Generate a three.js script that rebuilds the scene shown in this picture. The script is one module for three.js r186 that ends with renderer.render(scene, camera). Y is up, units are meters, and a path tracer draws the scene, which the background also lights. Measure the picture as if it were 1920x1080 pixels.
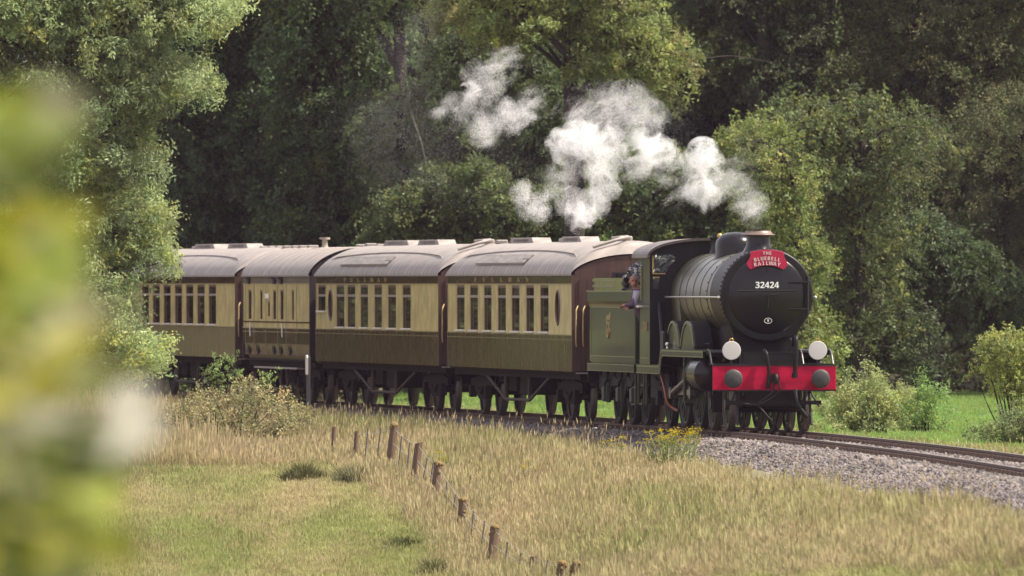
import * as THREE from 'three';
import { mergeGeometries, toCreasedNormals } from 'three/addons/utils/BufferGeometryUtils.js';
import { RoundedBoxGeometry } from 'three/addons/geometries/RoundedBoxGeometry.js';
import { TextGeometry } from 'three/addons/geometries/TextGeometry.js';
import { FontLoader } from 'three/addons/loaders/FontLoader.js';
import { MarchingCubes } from 'three/addons/objects/MarchingCubes.js';
import { ImprovedNoise } from 'three/addons/math/ImprovedNoise.js';

// ---------------------------------------------------------------- camera, sky, sun, exposure
const scene = new THREE.Scene();
const FPX = 25200, EYE = 2.95, HOR = 530;              // focal length in photo pixels, eye height over the rails, horizon row
const camera = new THREE.PerspectiveCamera(2 * Math.atan(540 / FPX) * 180 / Math.PI, 16 / 9, 1, 3000);
camera.position.set(0, EYE, 0);
camera.lookAt(0, EYE - (540 - HOR) / FPX * 300, -300);
camera.focus = 268; camera.userData.fStop = 4.5;
const renderer = new THREE.WebGLRenderer({ antialias: true });
renderer.setSize(1024, 576);
renderer.toneMapping = THREE.LinearToneMapping;
renderer.toneMappingExposure = 2.2;
renderer.shadowMap.enabled = true;
const SUN = new THREE.Vector3(0.60, 0.78, 0.03).normalize();
const sun = new THREE.DirectionalLight(new THREE.Color(1.0, 0.91, 0.76), 4.9);
sun.name = 'sun';
sun.position.copy(SUN).multiplyScalar(500).add(new THREE.Vector3(0, 0, -280));
sun.target.position.set(0, 0, -280);
sun.castShadow = true; sun.shadow.radius = 1.2;
Object.assign(sun.shadow.camera, { left: -60, right: 60, top: 120, bottom: -120, near: 10, far: 1200 });
scene.add(sun, sun.target);
const noise = new ImprovedNoise();
const fbm = (x, y, z, o = 4) => { let s = 0, a = 1, t = 0; for (let i = 0; i < o; i++) { s += a * noise.noise(x, y, z + i * 7.3); t += a; a *= .5; x *= 2.03; y *= 2.03; z *= 2.03; } return s / t; };
{ // hazy summer sky: air and thin broken cloud
  const W = 512, H = 256, d = new Float32Array(W * H * 4);
  for (let j = 0; j < H; j++) for (let i = 0; i < W; i++) {
    const up = ((j + .5) / H - .5) * Math.PI, az = ((i + .5) / W - .5) * 2 * Math.PI, y = Math.sin(up), c = Math.cos(up), x = c * Math.cos(az), z = c * Math.sin(az);
    const t = Math.pow(Math.max(0, y), .55), cl = Math.min(1, Math.max(0, fbm(x * 2.2 + 5, y * 4.5, z * 2.2, 5) * 1.5 + .5));
    const g = [.80 + (.38 - .80) * t, .77 + (.43 - .77) * t, .79 + (.60 - .79) * t], k = (j * W + i) * 4;
    const w = cl * .62;
    for (let q = 0; q < 3; q++) d[k + q] = .66 * (g[q] * (1 - w) + [1.0, .94, .93][q] * w) * (y < 0 ? .45 : 1);
    d[k + 3] = 1;
  }
  const t = new THREE.DataTexture(d, W, H, THREE.RGBAFormat, THREE.FloatType);
  t.mapping = THREE.EquirectangularReflectionMapping; t.magFilter = t.minFilter = THREE.LinearFilter; t.needsUpdate = true;
  scene.background = t; scene.environment = t;
}
scene.fog = new THREE.FogExp2(new THREE.Color(.98, .72, 1.0), 0.00004);

// ---------------------------------------------------------------- helpers
let seed = 12345;
const rnd = () => { seed = (seed + 0x6d2b79f5) | 0; let t = Math.imul(seed ^ (seed >>> 15), 1 | seed); t = (t + Math.imul(t ^ (t >>> 7), 61 | t)) ^ t; return ((t ^ (t >>> 14)) >>> 0) / 4294967296; };
const rr = (a, b) => a + (b - a) * rnd();
const gauss = () => (rnd() + rnd() + rnd() + rnd() - 2) * 1.73;
const V = (x, y, z) => new THREE.Vector3(x, y, z);
const at = (px, py, D) => V((px - 960) * D / FPX, EYE + (HOR - py) * D / FPX, -D);   // a photo pixel at a true distance
const names = new Map();
const numbered = (n) => { const k = names.get(n) || 0; names.set(n, k + 1); return k ? n + '_' + String(k).padStart(3, '0') : n; };
function tag(o, label, category, group, kind) { if (label) o.userData.label = label; if (category) o.userData.category = category; if (group) o.userData.group = group; if (kind) o.userData.kind = kind; return o; }
function thing(name, label, category, group, kind) { const o = new THREE.Group(); o.name = numbered(name); scene.add(o); return tag(o, label, category, group, kind); }
const soft = (g) => { g = g.index ? g.toNonIndexed() : g; for (const k of Object.keys(g.attributes)) if (!['position', 'normal', 'uv'].includes(k)) g.deleteAttribute(k); if (!g.attributes.uv) g.setAttribute('uv', new THREE.BufferAttribute(new Float32Array(g.attributes.position.count * 2), 2)); if (!g.attributes.normal) g.computeVertexNormals(); return g; };
function part(name, geos, mat, parent, label) {
  geos = [].concat(geos);
  const m = new THREE.Mesh(geos.length > 1 ? mergeGeometries(geos.map(soft)) : geos[0], mat);
  m.name = parent === scene ? numbered(name) : name; m.castShadow = m.receiveShadow = true; parent.add(m);
  if (label) m.userData.label = label;
  return m;
}
const T = (g, x = 0, y = 0, z = 0) => g.translate(x, y, z);
const box = (w, h, d, x = 0, y = 0, z = 0) => T(new THREE.BoxGeometry(w, h, d), x, y, z);
const rbox = (w, h, d, r, x = 0, y = 0, z = 0) => T(new RoundedBoxGeometry(w, h, d, 2, r), x, y, z);
const cylX = (r, l, x, y, z, n = 32, r2 = r) => T(new THREE.CylinderGeometry(r2, r, l, n).rotateZ(-Math.PI / 2), x, y, z);   // r at the rear, r2 at the front
const cylZ = (r, l, x, y, z, n = 24) => T(new THREE.CylinderGeometry(r, r, l, n).rotateX(Math.PI / 2), x, y, z);
const cylY = (r, l, x, y, z, n = 20, r2 = r) => T(new THREE.CylinderGeometry(r2, r, l, n), x, y, z);
const tube = (pts, r, seg = 24, n = 8) => new THREE.TubeGeometry(new THREE.CatmullRomCurve3(pts.map((p) => V(...p))), seg, r, n);
const lathe = (pts, n = 40) => new THREE.LatheGeometry(pts.map((p) => new THREE.Vector2(p[0], p[1])), n);
function bar(a, b, r, n = 8) { const A = V(...a), B = V(...b), d = B.clone().sub(A), g = new THREE.CylinderGeometry(r, r, d.length(), n); g.applyQuaternion(new THREE.Quaternion().setFromUnitVectors(V(0, 1, 0), d.normalize())); return T(g, ...A.add(B).multiplyScalar(.5).toArray()); }
function extr(pts, depth, z = 0, bevel = 0, holes = []) { const s = new THREE.Shape(pts.map((p) => new THREE.Vector2(p[0], p[1]))); holes.forEach((h) => s.holes.push(h)); return T(new THREE.ExtrudeGeometry(s, { depth, bevelEnabled: bevel > 0, bevelSize: bevel, bevelThickness: bevel, bevelSegments: 2, curveSegments: 20 }), 0, 0, z); }
const rectHole = (x0, x1, y0, y1) => new THREE.Path([[x0, y0], [x0, y1], [x1, y1], [x1, y0]].map((p) => new THREE.Vector2(...p)));
const ovalHole = (x, y, a, b) => new THREE.Path().absellipse(x, y, a, b, 0, Math.PI * 2, true);

function tex(w, h, fn, repeat, srgb = true) {
  const d = new Uint8Array(w * h * 4);
  for (let j = 0; j < h; j++) for (let i = 0; i < w; i++) { const c = fn(i / w, j / h), k = (j * w + i) * 4; for (let q = 0; q < 3; q++) d[k + q] = Math.max(0, Math.min(255, (c.length ? c[q] : c) * 255)); d[k + 3] = 255; }
  const t = new THREE.DataTexture(d, w, h); t.wrapS = t.wrapT = THREE.RepeatWrapping; t.magFilter = THREE.LinearFilter; t.minFilter = THREE.LinearMipmapLinearFilter;
  if (srgb) t.colorSpace = THREE.SRGBColorSpace; if (repeat) t.repeat.set(...repeat); t.needsUpdate = true; return t;
}
// tiling noise
const tn = (u, v, fx, fy, z = 0, o = 4) => { const a = u * 2 * Math.PI, b = v * 2 * Math.PI; return fbm(Math.cos(a) * fx + 3.1, Math.sin(a) * fx + Math.cos(b) * fy, Math.sin(b) * fy + z, o); };
const grain = tex(256, 256, (u, v) => { const n = .86 + .22 * tn(u, v, 1.2, 1.2, 3) + .12 * tn(u, v, 7, 7, 9, 2); return [n, n, n]; });
const streak = tex(256, 256, (u, v) => { const n = .82 + .32 * tn(u, v, 4.5, .22, 5, 4) + .12 * tn(u, v, 2, 2, 2, 3); return [n, n * .985, n * .95]; }, [.35, .5]);
const streakRough = tex(256, 256, (u, v) => { const n = .42 + .5 * tn(u, v, 4.5, .3, 15, 4); return [n, n, n]; }, [.3, .5], false);
const smut = tex(256, 256, (u, v) => { const n = .9 + .28 * tn(u, v, 1.6, 1.1, 21, 5); return [n, n * .985, n * .97]; }, [.4, .4]);
const M = (r, g, b, o = {}) => { const { phys, ...rest } = o; const C = phys || o.clearcoat !== undefined || o.transmission !== undefined ? THREE.MeshPhysicalMaterial : THREE.MeshStandardMaterial; const m = new C({ color: new THREE.Color().setRGB(r, g, b), roughness: .6, ...rest }); return m; };
const locoGreen = M(.024, .025, .006, { roughness: .4, clearcoat: .42, clearcoatRoughness: .06, specularIntensity: .5, map: smut });
const boilerGreen = M(.046, .043, .014, { roughness: .42, clearcoat: 1, clearcoatRoughness: .42, map: smut });
const liningGreen = M(.15, .16, .06, { roughness: .5 });
const black = M(.009, .008, .010, { roughness: .45, phys: 1, specularIntensity: .5, map: smut });
const blackGloss = M(.006, .005, .0065, { roughness: .3, clearcoat: .3, clearcoatRoughness: .1, specularIntensity: .4 });
const sooty = M(.016, .013, .014, { roughness: .75, phys: 1, specularIntensity: .5, map: grain });
const darkSteel = M(.02, .017, .017, { roughness: .6, metalness: .2, map: grain });
const bufferGrey = M(.05, .046, .046, { roughness: .6, map: grain });
const steel = M(.34, .32, .30, { roughness: .35, metalness: .9, map: grain });
const dullSteel = M(.12, .10, .09, { roughness: .5, metalness: .5, map: grain });
const brightSteel = M(.62, .58, .54, { roughness: .3, metalness: .85 });
const brass = M(.62, .40, .12, { roughness: .35, metalness: .9 });
const railGold = M(.40, .285, .13, { roughness: .75 });
const copper = M(.20, .065, .035, { roughness: .45, metalness: .6 });
const copperCap = M(.24, .17, .145, { roughness: .45, metalness: .25, map: grain });
const red = M(.52, .004, .050, { roughness: .6, phys: 1, specularIntensity: .35, map: smut });
const boardRed = M(.40, .016, .055, { roughness: .6, phys: 1, specularIntensity: .5 });
const letterPale = M(.62, .50, .50, { roughness: .6 });
const white = M(.52, .495, .49, { roughness: .6 });
const numeralWhite = M(.82, .80, .80, { roughness: .5 });
const gold = M(.27, .19, .07, { roughness: .6 });
const dullLine = M(.20, .155, .065, { roughness: .6 });
const cream = M(.64, .53, .235, { roughness: .45, clearcoat: .35, clearcoatRoughness: .2, map: smut });
const umber = M(.090, .045, .022, { roughness: .55, clearcoat: .08, clearcoatRoughness: .22, specularIntensity: .45, map: streak, roughnessMap: streakRough });
const vanOlive = M(.24, .20, .10, { roughness: .5, map: streak });
const endBrown = M(.10, .046, .036, { roughness: .6, map: streak });
const endDark = M(.030, .020, .022, { roughness: .7, map: grain });
const roofGrey = M(.355, .32, .305, { roughness: .62, map: smut });
const roofTrim = M(.24, .20, .19, { roughness: .7 });
const underBrown = M(.022, .015, .014, { roughness: .9, phys: 1, specularIntensity: .3, map: grain });
const rodBrown = M(.06, .04, .032, { roughness: .8, map: grain });
const windowWood = M(.085, .045, .030, { roughness: .45 });
const sillPale = M(.66, .60, .55, { roughness: .4, metalness: .3 });
const pane = M(.86, .9, .86, { transmission: 1, roughness: .02, thickness: 0, ior: 1.52 });
const curtain = M(.16, .06, .06, { roughness: .9 });
const interiorM = M(.14, .085, .05, { roughness: .9 });
const wood = M(.235, .17, .125, { roughness: .95, map: tex(128, 256, (u, v) => { const n = .75 + .5 * tn(u, v, 5, .5, 8, 4); return [n, n * .96, n * .92]; }) });
const lichen = M(.24, .16, .06, { roughness: 1, map: grain });
const wireM = M(.42, .40, .38, { roughness: .5, metalness: .6 });
const bark = M(.032, .024, .022, { roughness: 1, map: grain });
const paleBark = M(.19, .16, .135, { roughness: 1, map: grain });
const font = await new FontLoader().loadAsync('fonts/droid/droid_sans_bold.typeface.json');
const fontSerif = await new FontLoader().loadAsync('fonts/droid/droid_serif_bold.typeface.json');
function text(str, size, depth = .01, f = font) { const g = new TextGeometry(str, { font: f, size, depth, curveSegments: 4 }); g.computeBoundingBox(); const b = g.boundingBox; return T(g, -(b.min.x + b.max.x) / 2, -(b.min.y + b.max.y) / 2, 0); }

// ---------------------------------------------------------------- track line and land
// (x, distance) of the track's centre line; rail tops lie at y = 0
const trackPts = [[-33, 500], [-16.4, 400], [-5.75, 337.8], [-.25, 304], [2.52, 284.6], [5.17, 265.4], [7.12, 243], [8.45, 221.5], [9.55, 196], [10.1, 170], [10.3, 140], [9.6, 60]];
const xTrack = (D) => { const p = trackPts; if (D >= p[0][1]) return p[0][0]; for (let i = 1; i < p.length; i++) if (D >= p[i][1]) { const q = (k) => p[Math.max(0, Math.min(p.length - 1, k))], t = (D - p[i][1]) / (p[i - 1][1] - p[i][1]), a = q(i), b = q(i - 1), m = (k) => (q(k - 1)[0] - q(k + 1)[0]) / (q(k - 1)[1] - q(k + 1)[1] || 1), h = b[1] - a[1], m0 = m(i) * h, m1 = m(i - 1) * h, t2 = t * t, t3 = t2 * t; return (2 * t3 - 3 * t2 + 1) * a[0] + (t3 - 2 * t2 + t) * m0 + (-2 * t3 + 3 * t2) * b[0] + (t3 - t2) * m1; } return p[p.length - 1][0]; };
const slopeAt = (D) => (xTrack(D + .5) - xTrack(D - .5));
const perp = (x, D) => (xTrack(D) - x) / Math.hypot(1, slopeAt(D));     // metres from the centre line, positive on the camera's side
// near-side land: heights read off the photograph at a few places, joined by a smooth surface
const ctl = [];
const cp = (px, py, D) => { const p = at(px, py, D); ctl.push([p.x, D, p.y]); };
cp(735, 884, 264); cp(800, 930, 256); cp(860, 1000, 248); cp(925, 1078, 241); cp(1075, 1130, 232);
cp(250, 1090, 240); cp(550, 1090, 241); cp(750, 1090, 242); cp(300, 960, 255); cp(600, 960, 256); cp(250, 880, 270); cp(560, 872, 270);
cp(1250, 1085, 222); cp(1500, 1085, 203); cp(1750, 1085, 188); cp(1920, 1085, 179); cp(1250, 960, 240); cp(1500, 990, 217); cp(1100, 900, 258);
for (const D of [350, 335, 320, 305, 290, 275, 260, 245, 230, 215, 200, 185]) ctl.push([xTrack(D) - 2.7, D, -.42]);
for (const D of [345, 325, 305]) ctl.push([xTrack(D) - 7, D, -.5]);
ctl.push([-9, 310, -.5], [-7, 300, -.5], [-20, 330, -.5], [-20, 290, -.8], [-22, 240, -2.2], [-20, 200, -3.2], [0, 200, -3.2], [8, 150, -3], [-5, 150, -4.5], [20, 150, -1.5]);
const K = ([a, b], [c, d]) => Math.hypot((a - c) * 3.2, b - d) / 30;
const W = (() => { const n = ctl.length, A = ctl.map((p, i) => [...ctl.map((q, j) => K(p, q) + (i === j ? .012 : 0)), p[2] + .9]); for (let i = 0; i < n; i++) { let m = i; for (let k = i + 1; k < n; k++) if (Math.abs(A[k][i]) > Math.abs(A[m][i])) m = k; [A[i], A[m]] = [A[m], A[i]]; for (let k = i + 1; k < n; k++) { const f = A[k][i] / A[i][i]; for (let j = i; j <= n; j++) A[k][j] -= f * A[i][j]; } } const w = new Array(n); for (let i = n - 1; i >= 0; i--) { let s = A[i][n]; for (let j = i + 1; j < n; j++) s -= A[i][j] * w[j]; w[i] = s / A[i][i]; } return w; })();
const sm = (a, b, x) => { const t = Math.max(0, Math.min(1, (x - a) / (b - a))); return t * t * (3 - 2 * t); };
function groundY(x, D) {
  const p = perp(x, D);
  if (p > 0) {
    let s = -.9; for (let i = 0; i < ctl.length; i++) s += W[i] * K(ctl[i], [x, D]);
    s = Math.max(-6, Math.min(.2, s));
    const far = Math.max(sm(190, 140, D), sm(16, 40, Math.abs(x))) ;
    s = s * (1 - far) + (-3.2 + .3 * fbm(x / 40, D / 40, 1, 2)) * far;
    const k = sm(2.2, 3.6, p);
    return -.46 * (1 - k) + s * k + .05 * fbm(x * .9, D * .12, 2, 3) * k;
  }
  const q = -p, rise = Math.max(0, D - 362 - 4 * fbm(x / 9, 0, 4, 2)), out = Math.max(0, q - 45) ;
  return -.46 + .05 * fbm(x * .5, D * .1, 5, 2) * sm(2.4, 4, q) + .42 * sm(312, 364, D) * sm(3, 8, q) + 9.5 * (1 - Math.exp(-rise * .026)) * sm(2, 9, q) + Math.min(3, out * .01);
}
{ // the ground, one sheet
  const xs = [], ds = [];
  for (const x of [-1200, -700, -400, -200, -120, -80, -50, -36]) xs.push(x); for (let x = -26; x <= 26; x += .4) xs.push(x); for (const x of [36, 50, 80, 120, 200, 400, 700, 1200]) xs.push(x);
  for (const d of [-200, -60, 0, 60, 110, 140, 155]) ds.push(d); for (let d = 165; d <= 420; d += 1.25) ds.push(d); for (const d of [435, 460, 500, 560, 640, 760, 900, 1200, 1800]) ds.push(d);
  const pos = [], uv = [], col = [], idx = [], n = xs.length, c = new THREE.Color();
  for (const d of ds) for (const x of xs) {
    pos.push(x, groundY(x, d), -d); uv.push(x, d);
    const p = perp(x, d), g = fbm(x * .5, d * .06, 11, 3);
    if (p > 0) c.setRGB(.19 + .05 * g, .165 + .05 * g, .075); else if (d > 361 + 5 * fbm(x / 5, 3, 9)) c.setRGB(.13, .115, .062); else c.setRGB(.15 + .04 * g, .215 + .05 * g, .05);
    col.push(c.r, c.g, c.b);
  }
  for (let j = 0; j < ds.length - 1; j++) for (let i = 0; i < n - 1; i++) { const a = j * n + i; idx.push(a, a + 1, a + n, a + 1, a + n + 1, a + n); }
  const g = new THREE.BufferGeometry(); g.setAttribute('position', new THREE.Float32BufferAttribute(pos, 3)); g.setAttribute('uv', new THREE.Float32BufferAttribute(uv, 2)); g.setAttribute('color', new THREE.Float32BufferAttribute(col, 3)); g.setIndex(idx); g.computeVertexNormals();
  const m = part('ground', g, new THREE.MeshStandardMaterial({ vertexColors: true, roughness: 1, map: grain }), scene); tag(m, 'grassy ground of the field, the verge and the wooded bank', null, null, 'structure');
}
// sweep of a cross-section [[offset towards camera, y], ...] along the track
function sweep(sec, D0, D1, step, closed = false) {
  const pos = [], idx = [], uv = [], n = sec.length; let k = 0;
  for (let D = D0; ; D += step) {
    const e = D >= D1, d = e ? D1 : D, s = slopeAt(d), h = Math.hypot(1, s), x = xTrack(d);
    for (const [o, y] of sec) { pos.push(x - o / h, y, -(d - o * s / h)); uv.push(o, d); }
    if (k) for (let i = 0; i < (closed ? n : n - 1); i++) { const a = (k - 1) * n + i, b = (k - 1) * n + (i + 1) % n; idx.push(a, b, a + n, b, b + n, a + n); }
    k++; if (e) break;
  }
  const g = new THREE.BufferGeometry(); g.setAttribute('position', new THREE.Float32BufferAttribute(pos, 3)); g.setAttribute('uv', new THREE.Float32BufferAttribute(uv, 2)); g.setIndex(idx);
  const t = g.toNonIndexed(); t.computeVertexNormals(); return t;
}
const trackPoint = (D, o, y) => { const s = slopeAt(D), h = Math.hypot(1, s); return V(xTrack(D) - o / h, y, -(D - o * s / h)); };
const trackTurn = (D) => Math.atan2(-1, -slopeAt(D));                 // local +x runs along the track towards the camera
const ballastTone = tex(512, 512, (u, v) => { const a = tn(u, v, 9, 9, 2, 3), n = .25 + .18 * a + .12 * tn(u, v, 2, 2, 7, 3); return [n * 1.06, n * .96, n * .93]; }, [.5, .5]);
const ballast = part('ballast_bed', sweep([[2.75, -.6], [2.35, -.4], [1.62, -.155], [.9, -.165], [0, -.17], [-.9, -.165], [-1.62, -.155], [-2.2, -.36], [-2.7, -.6]], 165, 420, 2), new THREE.MeshStandardMaterial({ map: ballastTone, roughness: 1 }), scene);
tag(ballast, 'grey stone ballast bed of the railway', null, null, 'structure');
{ // loose stones on the bed
  const variants = [0, 1, 2].map((k) => { const g = new THREE.IcosahedronGeometry(1, 0), p = g.attributes.position; for (let i = 0; i < p.count; i++) { const v = V().fromBufferAttribute(p, i), s = 1 + .45 * noise.noise(v.x * 1.7 + k * 9, v.y * 1.7, v.z * 1.7); p.setXYZ(i, v.x * s, v.y * s * .75, v.z * s * (.8 + .15 * k)); } g.computeVertexNormals(); return g; });
  const m4 = new THREE.Matrix4(), q = new THREE.Quaternion(), e = new THREE.Euler(), c = new THREE.Color();
  const prof = (o) => { const a = Math.abs(o); return a < 1.62 ? -.16 : -.16 - (a - 1.62) * .34; };
  const N = [34000, 34000, 34000];
  variants.forEach((g, k) => {
    const im = new THREE.InstancedMesh(g, new THREE.MeshStandardMaterial({ roughness: .95 }), N[k]); im.name = numbered('ballast_stones'); im.castShadow = im.receiveShadow = true;
    for (let i = 0; i < N[k]; i++) {
      const D = 172 + 185 * Math.pow(rnd(), 1.25), o = rnd() < .55 ? rr(.7, 2.75) : rr(-2.5, .7), r = rr(.022, .042) * (rnd() < .1 ? 1.4 : 1), pt = trackPoint(D, o, prof(o) + r * .3);
      const t = .085 + .12 * rnd() + .12 * fbm(pt.x, pt.z * .3, 3, 2), warm = rnd() < .18;
      m4.compose(pt, q.setFromEuler(e.set(rr(0, 6), rr(0, 6), rr(0, 6))), V(r * rr(.8, 1.5), r, r * rr(.8, 1.5))); im.setMatrixAt(i, m4); im.setColorAt(i, c.setRGB(t * (warm ? 1.25 : 1.08), t * (warm ? 1.02 : .93), t * (warm ? .82 : .90)));
    }
    tag(im, ['sharp grey ballast stones lying along the track', 'broken pale ballast stones lying along the track', 'flat brownish ballast stones lying along the track'][k], 'ballast', null, 'stuff'); scene.add(im);
  });
}
{ // rails, sleepers, chairs
  const track = thing('railway_track', 'rusty single railway track with sleepers curving to the right', null, null, 'structure');
  const railM = M(.125, .072, .052, { roughness: .7, metalness: .3, map: grain }), headM = M(.42, .36, .33, { roughness: .35, metalness: .8 });
  for (const s of [-1, 1]) {
    const c = s * .7525, sec = [[.035, 0], [.035, -.04], [.012, -.055], [.012, -.105], [.033, -.12], [.033, -.145], [-.033, -.145], [-.033, -.12], [-.012, -.105], [-.012, -.055], [-.035, -.04], [-.035, 0]].map(([o, y]) => [o + c, y]);
    const r = part('rail', sweep(sec, 165, 420, 1.5, true), railM, track);
    part('rail_head', sweep([[.026 + c, .003], [-.026 + c, .003]], 165, 420, 1.5), headM, r);
  }
  const sg = new RoundedBoxGeometry(.255, .13, 2.6, 1, .012), sw = [M(.085, .065, .055, { roughness: 1, map: grain }), M(.065, .05, .044, { roughness: 1, map: grain }), M(.11, .088, .075, { roughness: 1, map: grain })], chairG = [];
  let D = 176, k = 0;
  while (D < 292) { const o = new THREE.Mesh(sg, sw[k++ % 3]); o.name = 'sleeper'; o.position.copy(trackPoint(D, 0, -.212)); o.rotation.y = trackTurn(D); o.castShadow = o.receiveShadow = true; track.add(o);
    for (const s of [-.7525, .7525]) { const t = trackTurn(D), p = trackPoint(D, s, 0); for (const z of [-.1, .1]) chairG.push(T(new THREE.BoxGeometry(.2, .1, .1).rotateY(t).translate(Math.sin(t) * z, -.1, Math.cos(t) * z), p.x, 0, p.z)); }
    D += .76; }
  const ch = part('rail_chairs', chairG, M(.17, .11, .085, { roughness: .85, map: grain }), track); ch.userData.kind = 'stuff';
}

// ---------------------------------------------------------------- vehicles: each stands on the track by its two ends
function stand(o, D0, len) {                                          // origin: front end on the centre line; local +x forwards, +z to the camera's side
  const a = V(xTrack(D0), 0, -D0); let lo = D0, hi = D0 + len * 1.1;
  for (let i = 0; i < 40; i++) { const m = (lo + hi) / 2; if (Math.hypot(xTrack(m) - a.x, m - D0) < len) lo = m; else hi = m; }
  const b = V(xTrack(lo), 0, -lo), d = a.clone().sub(b).normalize();
  o.position.copy(a); o.rotation.y = Math.atan2(-d.z, d.x);
  o.userData.rear = lo; o.updateMatrixWorld(true);
  return lo;
}
const toPx = (o, x, y, z) => { const p = V(x, y, z).applyMatrix4(o.matrixWorld); return 960 + FPX * p.x / -p.z; };
function along(o, px, z) { let lo = -40, hi = 4; for (let i = 0; i < 50; i++) { const m = (lo + hi) / 2; if (toPx(o, m, 2, z) < px) lo = m; else hi = m; } return lo; }   // local x at which the side plane z shows at that photo column
function wheelParts(R, spokes, parent, x, z, out, centreMat, solid, rimMat = dullSteel) {
  const rim = R - .075, w = .13, tyre = lathe([[rim, -w / 2], [R, -w / 2], [R + .008, .03], [R + .03, .04], [R + .03, w / 2], [rim, w / 2], [rim, -w / 2]], 48).rotateX(out > 0 ? -Math.PI / 2 : Math.PI / 2);
  const gs = [cylZ(R * .16 + .03, .2, 0, 0, 0, 20)];
  if (solid) gs.push(cylZ(rim + .005, .035, 0, 0, 0, 40)); else {
    gs.push(lathe([[rim - .055, -.045], [rim + .004, -.05], [rim + .004, .05], [rim - .055, .045], [rim - .055, -.045]], 48).rotateX(Math.PI / 2));
    for (let i = 0; i < spokes; i++) gs.push(T(new THREE.BoxGeometry(.05, rim, .045), 0, rim / 2, 0).rotateZ(i / spokes * Math.PI * 2 + .1));
  }
  const m = part('wheel', gs, centreMat, parent); m.position.set(x, R, z);
  part('tyre', tyre, rimMat, m);
  return m;
}
const wheelGreen = M(.036, .040, .014, { roughness: .55, map: grain }), wheelDark = M(.016, .012, .011, { roughness: .7, map: grain });

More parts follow.
